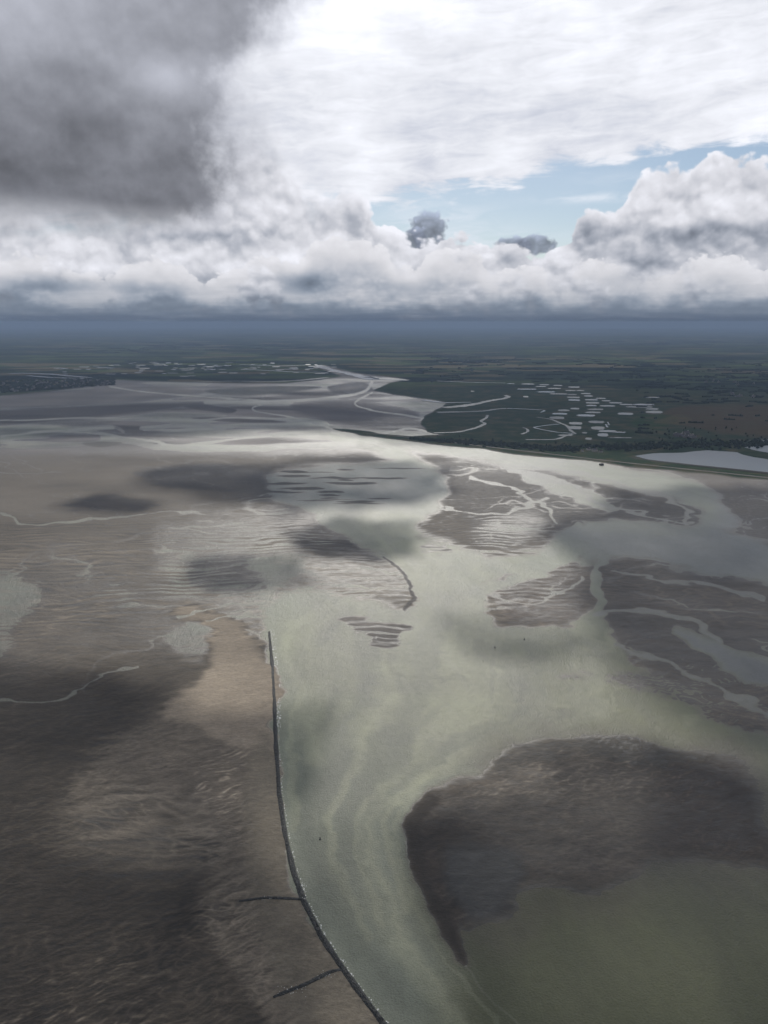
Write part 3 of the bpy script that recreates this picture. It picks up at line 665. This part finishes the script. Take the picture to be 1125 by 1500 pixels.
ponds = [(773, 562.5, 20, 1.6), (748, 562, 12, 1), (797, 563.5, 16, 1.4), (817, 564.5, 14, 1.4), (772, 570, 30, 1.6), (792, 566, 16, 1.4), (800, 574, 28, 1.8), (841, 567, 18, 1.8), (812, 569, 20, 1.6), (836, 572, 16, 1.6), (818, 577, 26, 1.8), (838, 578, 14, 1.6),
    (850, 572, 12, 1.5), (858, 576.5, 15, 2), (840, 582, 20, 2.2), (862, 580, 14, 2), (841, 586, 18, 2.4), (866, 585.5, 20, 2.2), (868, 590, 20, 2.4), (866, 594, 16, 2), (880, 583.5, 15, 1.8), (888, 587, 14, 1.8), (902, 590, 20, 2), (890, 594.5, 24, 2), (917, 592.5, 20, 1.8), (942, 592.5, 32, 2.2), (937, 596, 40, 2.2), (955, 599, 20, 2.2), (958, 603.5, 25, 4), (956, 582, 22, 1.6),
    (916, 606, 24, 3.4), (872, 599.5, 24, 2.2), (868, 604, 24, 2.4), (858, 608.5, 28, 3.2), (842, 598.5, 14, 2.4), (826, 601, 18, 2.6), (820, 606, 24, 2.4), (816, 612, 22, 4), (843, 620, 20, 4), (842, 626.5, 20, 5), (874, 618, 24, 4), (876, 627, 20, 5), (889, 631.5, 28, 3), (883, 637, 17, 5), (862, 642.5, 10, 3.4), (906, 633, 24, 1.6), (908, 641, 36, 1.2), (856, 634, 8, 2), (828, 637.5, 22, 2), (770, 581, 8, 2.2), (692, 573, 6, 1)]
for (cx, cy, w, h) in ponds:
    a = random.uniform(-0.2, 0.2) * w; hw, hh = w / 2, h / 2
    sheet('pond', [(cx - hw, cy + hh * .1), (cx - hw * .8 + a * .3, cy - hh * .8), (cx, cy - hh), (cx + hw * .85, cy - hh * .7), (cx + hw, cy + hh * .2), (cx + hw * .8, cy + hh), (cx - hw * .1, cy + hh * .9), (cx - hw * .75, cy + hh * .7)], m_pond, jitter=w * 0.25)
random.seed(12)
k = 0
while k < 130:                                        # small ponds of the far left marsh
    x = random.uniform(70, 490); y = random.triangular(521, 557, 534)
    if 160 < x < 270 and y > 548: continue
    w = random.uniform(5, 17) * (0.6 + (y - 515) / 50); h = random.uniform(0.7, 1.5)
    sheet('pond', [(x - w / 2, y), (x - w * .3, y - h / 2), (x + w * .4, y - h * .4), (x + w / 2, y + h * .1), (x + w * .2, y + h / 2), (x - w * .3, y + h * .4)], m_pond, jitter=6, dens=2)
    k += 1
sheet('lake', [(930, 668), (945, 665.5), (958, 664), (972, 663.5), (1000, 663), (1018, 661), (1036, 659.5), (1058, 661), (1080, 662.5), (1088, 666), (1103, 669.5), (1125, 673), (1220, 690), (1300, 722), (1125, 692), (1040, 683), (975, 676), (950, 673)], m_lake, jitter=3)
sheet('lake', [(1090, 655.5), (1100, 653), (1130, 652.5), (1220, 656), (1220, 672), (1130, 664), (1108, 660)], m_lake, jitter=3)
sheet('pond', [(1096, 645), (1130, 643.5), (1180, 646), (1120, 646.8)], m_pond)
def creek(pts, w0, w1, m=None, name='creek', z=PZ - 0.5):
    """ribbon, widths in metres, outline traced on the marsh"""
    P3 = [ground(x, y, z) for x, y in pts]; q = []
    for i in range(len(P3) - 1):
        for k in range(6): q.append(P3[i].lerp(P3[i + 1], k / 6))
    q.append(P3[-1]); n = len(q)
    for _ in range(3): q = [q[0]] + [(q[i - 1] + q[i] * 2 + q[i + 1]) / 4 for i in range(1, n - 1)] + [q[-1]]
    c = q[0].copy(); mb = MB(); vs = []
    for i, p in enumerate(q):
        t = (q[min(i + 1, n - 1)] - q[max(i - 1, 0)]).normalized(); s = Vector((-t.y, t.x, 0))
        w = (w0 + (w1 - w0) * i / (n - 1)) * random.uniform(0.6, 1.15) / 2 * 0.8
        vs += [p - c + s * w, p - c - s * w]
    mb.add(vs, [(2 * i, 2 * i + 1, 2 * i + 3, 2 * i + 2) for i in range(n - 1)])
    ob = mb.build(name, m or m_pond); ob.location = c; tag(ob, kind='structure'); return ob
for pts, a, b_ in (
    ([(650, 597), (675, 595), (700, 591), (722, 586), (738, 584), (746, 581), (740, 579)], 130, 45),
    ([(640, 604), (680, 603), (710, 602), (728, 599), (742, 598)], 90, 50), ([(742, 598), (770, 599), (800, 601), (792, 604)], 35, 20),
    ([(636, 634), (672, 633), (700, 626), (712, 620), (703, 617), (713, 612), (714, 608)], 40, 25),
    ([(770, 644), (815, 644), (832, 637), (843, 635), (836, 631), (832, 624), (819, 619), (808, 614), (786, 611)], 30, 22),
    ([(841, 635), (815, 633), (793, 629), (780, 626), (800, 623), (820, 621)], 28, 20), ([(764, 636), (774, 632), (772, 628), (766, 626)], 26, 16),
    ([(620, 586), (650, 590), (690, 589)], 90, 40),
    ([(548, 556), (520, 549), (490, 543), (470, 537), (462, 533)], 230, 120), ([(598, 557), (560, 555), (540, 552)], 120, 200),
    ([(470, 545), (430, 545), (400, 543), (360, 541)], 90, 60), ([(460, 534), (420, 536), (380, 535), (350, 534)], 110, 70),
    ([(480, 553), (440, 557), (400, 559), (340, 558), (270, 560)], 130, 60),
    ([(12, 547), (40, 546.5), (75, 548), (105, 551), (125, 552)], 190, 120), ([(40, 550), (75, 553), (110, 554), (135, 553)], 90, 100),
    ([(640, 558), (690, 560), (740, 561)], 60, 40), ([(890, 626), (887, 621), (893, 623), (890, 618)], 14, 10)):
    creek(pts, a, b_)

# ------------------------------------------------------------------ embankment beside the lake and shingle ridge of the spit
def ridge_strip(name, pts, width, height, m, label=None, cat=None, kind=None, z0=0.3, seg=14, rough=0.3, top=0.35, step=None, parts=None):
    P3 = [ground(x, y, 0) for x, y in pts]; q = []
    for i in range(len(P3) - 1):
        L = (P3[i + 1] - P3[i]).length; k_ = max(2, int(L / (step or 12)))
        for k in range(k_): q.append(P3[i].lerp(P3[i + 1], k / k_))
    q.append(P3[-1]); n = len(q)
    for _ in range(8): q = [q[0]] + [(q[i - 1] + q[i] * 2 + q[i + 1]) / 4 for i in range(1, n - 1)] + [q[-1]]
    c = q[0].copy(); vs = []
    for i, p in enumerate(q):
        t = (q[min(i + 1, n - 1)] - q[max(i - 1, 0)]).normalized(); s = Vector((-t.y, t.x, 0))
        tp = min(1, (i + 1) / (70 if rough > 0.48 else 12), (n - i) / 8); wv = 1 + (0.16 * math.sin(i * .11) * math.sin(i * .043 + 1) + random.uniform(-.07, .07) if rough > 0.3 else 0)
        for j in range(seg + 1):
            u = j / seg * 2 - 1
            zz = height * max(0, min(1, (1 - abs(u)) / (1 - top))) * tp
            r_ = random.uniform(-1, 1) * rough * (1 - abs(u) ** 4)
            off = s * (u * wv * width / 2 * (0.6 + 0.4 * tp) + random.uniform(-1, 1) * rough * 0.5)
            vs.append(p - c + off + Vector((0, 0, (-0.9 if j in (0, seg) else z0) + zz + r_)))
    fs = [(i * (seg + 1) + j, i * (seg + 1) + j + 1, (i + 1) * (seg + 1) + j + 1, (i + 1) * (seg + 1) + j) for i in range(n - 1) for j in range(seg)]
    mb = MB(); mb.add(vs, [f[::-1] for f in fs]); ob = mb.build(name, m); ob.location = c
    tag(ob, label, cat, kind=kind); return ob, q
ridge_strip('embankment', [(925, 671), (950, 674.5), (975, 678), (1040, 685), (1125, 694), (1300, 716)], 40, 4, m_bankgreen, kind='structure', z0=2.2, step=40)
ridge_strip('shingle_ridge', [(500, 632), (560, 637), (640, 646), (720, 656), (800, 665), (870, 673.5), (925, 679.5), (1000, 687.5), (1125, 700.5), (1300, 721)], 20, 2.5, m_shingle, kind='structure', z0=1.2, step=40)

# ------------------------------------------------------------------ rock dyke and its two groynes
DY = [(394, 925), (399, 975), (402, 1030), (404, 1090), (409, 1165), (418, 1225), (430, 1277), (445, 1320), (470, 1370), (500, 1416), (530, 1458), (562, 1500), (640, 1600)]
dyke, dq = ridge_strip('rock_dyke', DY, 6.8, 1.5, m_rock, 'long dark rock dyke curving between the pale sand bank and the green channel', 'dyke', z0=0.2, seg=12, rough=0.5, step=1.5)
gr1, g1 = ridge_strip('rock_groyne', [(443, 1318), (420, 1317), (390, 1316), (375, 1318), (350, 1321)], 4.0, 1.1, m_rock, 'short straight rock groyne running level from the dyke, the upper of the two', 'groyne', z0=0.95, seg=8, rough=0.35, step=1.2)
gr2, g2 = ridge_strip('rock_groyne', [(503, 1420), (486, 1424), (465, 1434), (448, 1443), (425, 1452), (400, 1462)], 5.0, 1.2, m_rock, 'slanting rock groyne joining the dyke near the bottom, flecked with foam', 'groyne', z0=0.95, seg=8, rough=0.45, step=1.2)
# foam and spilling water along the stones
fm = MB()
def fleck(p, r, z):
    n = 7; a0 = random.random() * 6; el = random.uniform(1, 2.2); ang = random.uniform(0, math.pi)
    vs = []
    for k in range(n):
        a = a0 + 2 * math.pi * k / n; rr = r * random.uniform(0.6, 1.2); x, y = math.cos(a) * rr * el, math.sin(a) * rr
        vs.append((p.x + x * math.cos(ang) - y * math.sin(ang), p.y + x * math.sin(ang) + y * math.cos(ang), z))
    fm.add(vs + [(p.x, p.y, z + 0.25 * r)], [(k, (k + 1) % n, n) for k in range(n)])
for (x, y, nn, sp, r) in ((441, 1298, 26, 4, .7), (443, 1306, 14, 3, .6), (421, 1245, 6, 1.5, .5), (428, 1262, 5, 1.5, .5), (461, 1345, 12, 3, .5), (497, 1408, 26, 4, .55), (505, 1422, 16, 4, .5), (514, 1427, 18, 3, .6), (447, 1318, 10, 3, .5), (390, 1317, 26, 5, .4), (478, 1430, 30, 6, .45), (432, 1452, 40, 8, .5), (544, 1468, 12, 4, .4), (412, 1150, 5, 2, .4), (411, 1118, 5, 2, .5)):
    c = ground(x, y, 0)
    for _ in range(nn):
        fleck(c + Vector((random.gauss(0, sp * .8), random.gauss(0, sp * .35), 0)), random.uniform(.25, .8) * r, random.uniform(1.25, 1.9) if y > 1312 and x < 480 else random.uniform(.1, .5))
for i in range(0, len(dq), 1):
    if random.random() < 0.42:
        p = dq[i]; fleck(p + Vector((random.uniform(3.8, 5.4), 0, 0)), random.uniform(.2, .75), 0.12)
for _ in range(260):                                  # rills pouring off the bank at the head of the dyke
    y = random.uniform(920, 1065); x = np.interp(y, [925, 975, 1030, 1090], [394, 399, 402, 404]) + random.uniform(1, 9)
    p = ground(x, y, 0); fleck(p, random.uniform(.3, 1.1), 0.14)
fo = fm.build('foam', m_foam); tag(fo, 'white foam flecks where water spills over the dark rock dyke and groynes', 'foam', kind='stuff')

# ------------------------------------------------------------------ channel buoys
def buoy(px, py, s, label):
    c = ground(px, py, 0); root = bpy.data.objects.new('channel_buoy', None); link(root); root.location = c
    tag(root, label, 'buoy', 'dark channel buoys')
    mb = MB(); mb.lathe([(0.6 * s, -0.4 * s), (1.3 * s, -0.1 * s), (1.4 * s, .35 * s), (1.1 * s, .6 * s), (.3 * s, .7 * s)], 14); mb.build('float', m_paint, root, True)
    mb = MB(); mb.lathe([(.55 * s, .7 * s), (.35 * s, 2.4 * s), (.3 * s, 2.5 * s)], 8); mb.build('mast', m_paint, root, True)
    mb = MB(); mb.lathe([(.05 * s, 2.5 * s), (.55 * s, 2.55 * s), (.5 * s, 3.2 * s), (.05 * s, 3.4 * s)], 8); mb.build('topmark', m_paint, root, True)
buoy(469, 1229.5, 0.95, 'dark buoy alone in the green channel right of the rock dyke')
buoy(768, 937, 1.2, 'tiny dark buoy on pale water just below the rippled mud bar')
buoy(725, 949, 1.2, 'tiny dark buoy with a thin trail, left of the other mid-channel buoy')

# ------------------------------------------------------------------ concrete blockhouse on the beach
root = bpy.data.objects.new('blockhouse', None); link(root); root.location = ground(881, 681.5, 0.2); root.rotation_euler = (R(4), R(-5), R(20)); root.scale = (.7, .7, .8)
tag(root, 'dark tilted concrete blockhouse stranded on the pale beach below the trees', 'bunker')
mb = MB(); mb.box(-11, 11, -8, 8, 0, 7); mb.build('wall', m_concrete, root)
mb = MB(); mb.box(-12, 12, -9, 9, 7.003, 9.2); mb.build('roof', m_concrete, root)
mb = MB(); mb.box(-5, 5, -8.05, -8.003, 3, 4.6); mb.build('embrasure', m_glass, root)

print('T d', time.time() - T0)
# ------------------------------------------------------------------ houses
def make_house(name, label, group, loc, rz, sx_, sy_, sz_, wallm=None):
    r = bpy.data.objects.new(name, None); link(r); r.location = loc; r.rotation_euler = (0, 0, rz); r.scale = (sx_, sy_, sz_)
    tag(r, label, 'house', group)
    mb = MB(); mb.add([(-6, -4, -1), (6, -4, -1), (6, 4, -1), (-6, 4, -1), (-6, -4, 5), (6, -4, 5), (6, 4, 5), (-6, 4, 5), (-6, 0, 8), (6, 0, 8)],
                      [(0, 1, 5, 4), (2, 3, 7, 6), (1, 2, 6, 9, 5), (3, 0, 4, 8, 7)]); mb.build('wall', wallm or m_wall, r)
    mb = MB(); mb.add([(-6.4, -4.7, 4.7), (6.4, -4.7, 4.7), (6.4, 0, 8.3), (-6.4, 0, 8.3), (-6.4, 4.7, 4.7), (6.4, 4.7, 4.7)], [(0, 1, 2, 3), (3, 2, 5, 4)])
    rf = mb.build('roof', m_roof, r)
    mb = MB(); mb.box(3.6, 4.5, -.5, .5, 7.2, 9.4); mb.build('chimney', m_wall, rf)
    for x in (-3.5, 0, 3.5):
        mb = MB(); mb.box(x - .6, x + .6, -4.06, -4.003, 1.2, 3.0); mb.build('window', m_glass, r)
    return r
def copy_tree(o, parent=None):
    c = o.copy(); SC.collection.objects.link(c); c.parent = parent
    for ch in o.children: copy_tree(ch, c)
    return c
h0 = make_house('house', 'white house brightest in the cluster behind the beach, beside the dark trees', 'houses behind the beach', ground(871, 661, 2.4), R(10), 2.2, 1.6, 1.7)
for k, (x, y, s, lab) in enumerate(((862, 659.5, 1.5, 'small pale house just left of the brightest beach house'), (880, 662.5, 1.3, 'small pale house just right of the brightest beach house'), (853, 661.5, 1.2, 'leftmost small pale house of the beach cluster'))):
    c = copy_tree(h0); c['label'] = lab; c.location = ground(x, y, 2.4); c.scale = (s, s, s); c.rotation_euler = (0, 0, random.uniform(-.6, .6))
t0 = None
random.seed(5)
for k in range(90):
    u = random.random(); x = -10 + 170 * u; y = random.uniform(557, 577 - 13 * u)
    s = random.uniform(1.2, 2.4)
    if t0 is None: c = t0 = make_house('town_house', 'small pale house among dark trees in the far left shore town', 'houses of the far left town', ground(x, y, 2.4), random.uniform(0, 3), s, s, s, m_wall_town)
    else:
        c = copy_tree(t0); c.location = ground(x, y, 2.4); c.rotation_euler = (0, 0, random.uniform(0, 3)); c.scale = (s, s, s)
v0 = None
for k in range(46):
    bx_, by_, rx_, ry_ = random.choice(((1075, 581, 26, 5), (1000, 640, 14, 3), (940, 512, 60, 4), (1060, 560, 50, 5), (700, 530, 60, 3)))
    x = bx_ + random.gauss(0, rx_ * .6); y = by_ + random.gauss(0, ry_ * .6); s = random.uniform(1.4, 2.6)
    g = ground(x, max(y, 505), 2.4)
    if v0 is None: c = v0 = make_house('farm_house', 'small pale farmhouse far off among the dark fields on the right', 'farmhouses among the fields', g, random.uniform(0, 3), s, s, s, m_wall_town)
    else:
        c = copy_tree(v0); c.location = g; c.rotation_euler = (0, 0, random.uniform(0, 3)); c.scale = (s, s, s)

# ------------------------------------------------------------------ trees
def leafy(mb, c, rx, ry, rz, n, s):
    for _ in range(n):
        while True:
            q = Vector((random.uniform(-1, 1), random.uniform(-1, 1), random.uniform(-1, 1)))
            if q.length < 1: break
        q = q * (0.75 + 0.25 * random.random()); p = Vector((c[0] + q.x * rx, c[1] + q.y * ry, c[2] + q.z * rz))
        a = Vector((random.gauss(0, 1), random.gauss(0, 1), random.gauss(0, 1))).normalized(); b_ = a.orthogonal().normalized(); d = a.cross(b_)
        ss = s * random.uniform(.6, 1.3)
        mb.add([p + b_ * ss, p + d * ss, p - b_ * ss, p - d * ss * .8], [(0, 1, 2, 3)])
def make_tree(label, group, loc):
    r = bpy.data.objects.new('broadleaf_tree', None); link(r); r.location = loc; tag(r, label, 'tree', group)
    mb = MB(); mb.lathe([(.45, -.5), (.32, 2), (.24, 4.5), (.08, 7)], 7)
    for k in range(4):
        a = k * 1.6 + .3; mb.add([(0.15, 0, 3), (0, .15, 3.1), (-.1, -.1, 3), (math.cos(a) * 2.4, math.sin(a) * 2.4, 6.5)], [(0, 1, 3), (1, 2, 3), (2, 0, 3)])
    mb.build('trunk', m_bark, r)
    mb = MB()
    for k in range(7):
        a = k * 0.9; leafy(mb, (math.cos(a) * 2.3 * (k % 3) / 2, math.sin(a) * 2.3 * (k % 3) / 2, 5.5 + (k % 4) * 1.3), 2.4, 2.4, 1.9, 45, .55)
    mb.build('crown', m_leaf, r); return r
random.seed(21)
tr0 = None
for k in range(70):
    x = random.choice((random.uniform(640, 920), random.uniform(940, 1125), random.uniform(940, 1125)))
    y = np.interp(x, [600, 720, 830, 920, 1125], [642, 651, 660, 667, 650]) + random.uniform(-8, 3)
    if 925 < x: y = random.uniform(628, 655) if x > 925 else y
    s = random.uniform(1.0, 1.9); g = ground(x, y, 2.2)
    if tr0 is None: c = tr0 = make_tree('single dark broadleaf tree at the edge of the wood behind the beach', 'scattered trees behind the beach', g)
    else: c = copy_tree(tr0)
    c.location = g; c.scale = (s, s, s); c.rotation_euler = (0, 0, random.uniform(0, 6))
print('T e', time.time() - T0)
# the belt of wood along the spit: one mass
mb = MB()
def clump(g, w, h):
    n = 9; vs = [];
    for j, (rr, zz) in enumerate(((1, 0), (1.05, .35), (.8, .75), (.35, 1.0))):
        for k in range(n):
            a = 2 * math.pi * k / n + j * .3; q = w * rr * random.uniform(.7, 1.25)
            vs.append((g.x + q * math.cos(a), g.y + q * math.sin(a), g.z - .5 + h * zz * random.uniform(.8, 1.15)))
    fs = [(j * n + k, j * n + (k + 1) % n, (j + 1) * n + (k + 1) % n, (j + 1) * n + k) for j in range(3) for k in range(n)] + [tuple(range(3 * n, 4 * n))]
    mb.add(vs, fs)
for _ in range(1700):
    x = random.uniform(600, 1250); yc = np.interp(x, [600, 700, 830, 930, 1000, 1250], [643, 649.5, 658.5, 655, 652, 648]); sp_ = np.interp(x, [600, 720, 900, 1250], [1.0, 3.0, 5.5, 6])
    y = yc + random.gauss(0, 1) * sp_ * .55
    if 925 < x < 1250 and y > 659: continue
    if 848 < x < 890 and y > 656: continue
    clump(ground(x, y, 2.2), random.uniform(4, 10), random.uniform(5, 12))
wd = mb.build('woodland', m_leaf); tag(wd, 'dark belt of woodland along the spit between marsh and beach', 'woodland', kind='stuff')
# hedges and copses of the far farmland
mb = MB()
for _ in range(2600):
    y = 484 + 150 * random.random() ** 1.7; x = random.uniform(-60, 1190)
    if y > 560 and x < 930: continue
    if y > 518 and x < 600: continue
    if 592 < y < 640 and x > 940 and random.random() < 0.8: continue
    g = ground(x, y, 2.0); w = g.y * 0.0011
    if y < 540: g.z = 8
    L = random.uniform(2, 14); dx_ = random.uniform(-1, 1); 
    for k in range(int(L)):
        clump(g + Vector((k * w * 1.6, k * w * dx_, 0)), w * random.uniform(.7, 1.3), random.uniform(6, 13) + g.y * 0.0003)
hg = mb.build('hedgerows', m_leaf); tag(hg, 'dark hedgerows and copses scattered over the far fields', 'hedgerow', kind='stuff')
# bushes of the left town shore
mb = MB()
for _ in range(900):
    u = random.random(); x = -20 + 188 * u; y = random.uniform(555, 577.5 - 14 * u)
    clump(ground(x, y, 2.2), random.uniform(8, 20), random.uniform(6, 14))
tb = mb.build('town_trees', m_leaf); tag(tb, 'dark mass of trees around the far left shore town', 'woodland', kind='stuff')

print('T f', time.time() - T0)
# ------------------------------------------------------------------ added clouds out of view, shaped to throw shade on parts of the bay
def shade_cloud_mat(name, dens):
    m, nt_, b = mat(name); nt_.nodes.remove(b)
    d = nt_.nodes.new('ShaderNodeBsdfDiffuse'); d.inputs[0].default_value = (.85, .87, .9, 1)
    t = nt_.nodes.new('ShaderNodeBsdfTranslucent'); t.inputs[0].default_value = (.75, .78, .82, 1)
    tr = nt_.nodes.new('ShaderNodeBsdfTransparent'); a = nt_.nodes.new('ShaderNodeMixShader'); c = nt_.nodes.new('ShaderNodeMixShader')
    a.inputs[0].default_value = .5; nt_.links.new(d.outputs[0], a.inputs[1]); nt_.links.new(t.outputs[0], a.inputs[2])
    P, _ = geo(); n = nnoise(P, 0.0035, 6, 0.62)
    f = NX.m('MINIMUM', dens * (0.25 + nsmooth(n, 0.25, 0.62) * 1.1), 1.0)
    nt_.links.new(f.v, c.inputs[0]); nt_.links.new(tr.outputs[0], c.inputs[1]); nt_.links.new(a.outputs[0], c.inputs[2])
    nt_.links.new(c.outputs[0], nt_.nodes['Material Output'].inputs[0]); return m
m_c1 = shade_cloud_mat('dense_shade_cloud', 0.75); m_c2 = shade_cloud_mat('thin_shade_cloud', 0.42); m_c3 = shade_cloud_mat('veil_shade_cloud', 0.2); m_c4 = shade_cloud_mat('broken_shade_cloud', 0.49)
def shade_cloud(pts, alt, m):
    g = [ground(x, y, 0) for x, y in pts]; o = []
    for i in range(len(g)):
        for k in range(20): o.append(g[i].lerp(g[(i + 1) % len(g)], k / 20))
    c = sum(o, Vector()) / len(o); off = SUN_DIR * (alt / SUN_DIR.z); size = max((q - c).length for q in o)
    th = min(size * 0.3, 500)
    ol = []
    for q in o:
        r = q - c; n = float(perlin(np.array([q.x / (size * .35) + .1]), np.array([q.y / (size * .35)]), 5)[0]) + .6 * float(perlin(np.array([q.x / (size * .12) + .1]), np.array([q.y / (size * .12)]), 6)[0]) + .4 * float(perlin(np.array([q.x / (size * .05) + .1]), np.array([q.y / (size * .05)]), 8)[0])
        ol.append(r * (1 + 0.34 * n))
    mb = MB(); vs = []; fs = []; N = len(ol); rings = ((.0, -.15), (.55, -.22), (.85, -.15), (1, 0), (.86, .5), (.55, .9), (.0, 1.0))
    for rr, zz in rings:
        for q in ol: vs.append((q.x * max(rr, .01), q.y * max(rr, .01), zz * th * random.uniform(.85, 1.15)))
    for j in range(len(rings) - 1):
        for k in range(N): fs.append((j * N + k, j * N + (k + 1) % N, (j + 1) * N + (k + 1) % N, (j + 1) * N + k))
    mb.add(vs, fs); ob = mb.build('shade_cloud', m, None, True); ob.location = c + off; tag(ob, kind='structure')
    el = min(math.degrees(math.atan2(ob.location.z + v[2] - CAM_H, math.hypot(ob.location.x + v[0], ob.location.y + v[1]))) for v in vs if ob.location.y + v[1] > 0)
    print('added shade cloud alt', alt, 'lowest elevation', round(el, 1))
SH = [  # shadow outline on the ground (photo pixels), altitude, density
    ([(-500, 985), (60, 985), (220, 1020), (290, 1050), (410, 1045), (410, 1090), (370, 1110), (330, 1150), (280, 1250), (340, 1330), (330, 1420), (420, 1480), (560, 1560), (500, 1900), (-500, 1900)], 3600, m_c4),
    ([(405, 1012), (450, 1020), (500, 1040), (460, 1075), (470, 1130), (440, 1190), (412, 1180)], 3300, m_c2),
    ([(270, 845), (290, 820), (350, 812), (450, 815), (455, 850), (380, 862), (300, 865)], 4300, m_c2),
    ([(425, 785), (450, 765), (520, 758), (600, 762), (640, 785), (600, 812), (540, 820), (450, 812)], 4800, m_c4),
    ([(380, 685), (450, 672), (560, 668), (655, 690), (650, 730), (560, 740), (430, 742), (370, 720)], 7600, m_c2),
    ([(190, 695), (280, 682), (400, 680), (420, 710), (410, 735), (300, 728)], 7600, m_c2),
    ([(85, 735), (150, 722), (245, 740), (200, 752), (110, 745)], 6600, m_c2),
    ([(600, 1230), (720, 1150), (900, 1120), (1150, 1125), (1500, 1150), (1500, 1900), (700, 1900), (680, 1500), (640, 1400)], 3400, m_c4),
    ([(820, 760), (950, 740), (1150, 700), (1600, 720), (1700, 1100), (1180, 1090), (1000, 1000), (880, 900)], 6800, m_c4),
    ([(640, 905), (760, 895), (860, 905), (880, 945), (780, 965), (680, 950)], 3900, m_c3),
    ([(420, 1200), (540, 1180), (640, 1240), (700, 1400), (820, 1560), (600, 1560), (500, 1400)], 3000, m_c3),
]
SH.append(([(-1200, 655), (0, 640), (300, 632), (640, 640), (1300, 655), (2400, 640), (2000, 545), (560, 541), (-900, 548)], 13500, m_c4))  # added very high cloud that puts the far bay in shade
for pts, alt, m in SH: shade_cloud(pts, alt, m)

# ------------------------------------------------------------------ air
mb = MB(); Lb = 93000; mb.box(-Lb, Lb, -Lb, Lb, -4, 640)
hm = bpy.data.materials.new('haze'); hm.use_nodes = True; t_ = hm.node_tree; t_.nodes.clear()
o_ = t_.nodes.new('ShaderNodeOutputMaterial'); v_ = t_.nodes.new('ShaderNodeVolumePrincipled')
v_.inputs['Color'].default_value = (0.33, 0.44, 0.64, 1); v_.inputs['Density'].default_value = 4.2e-5; v_.inputs['Anisotropy'].default_value = 0.0
t_.links.new(v_.outputs[0], o_.inputs['Volume'])
hb = mb.build('haze', hm); tag(hb, kind='stuff')

print('TIME', time.time() - T0)
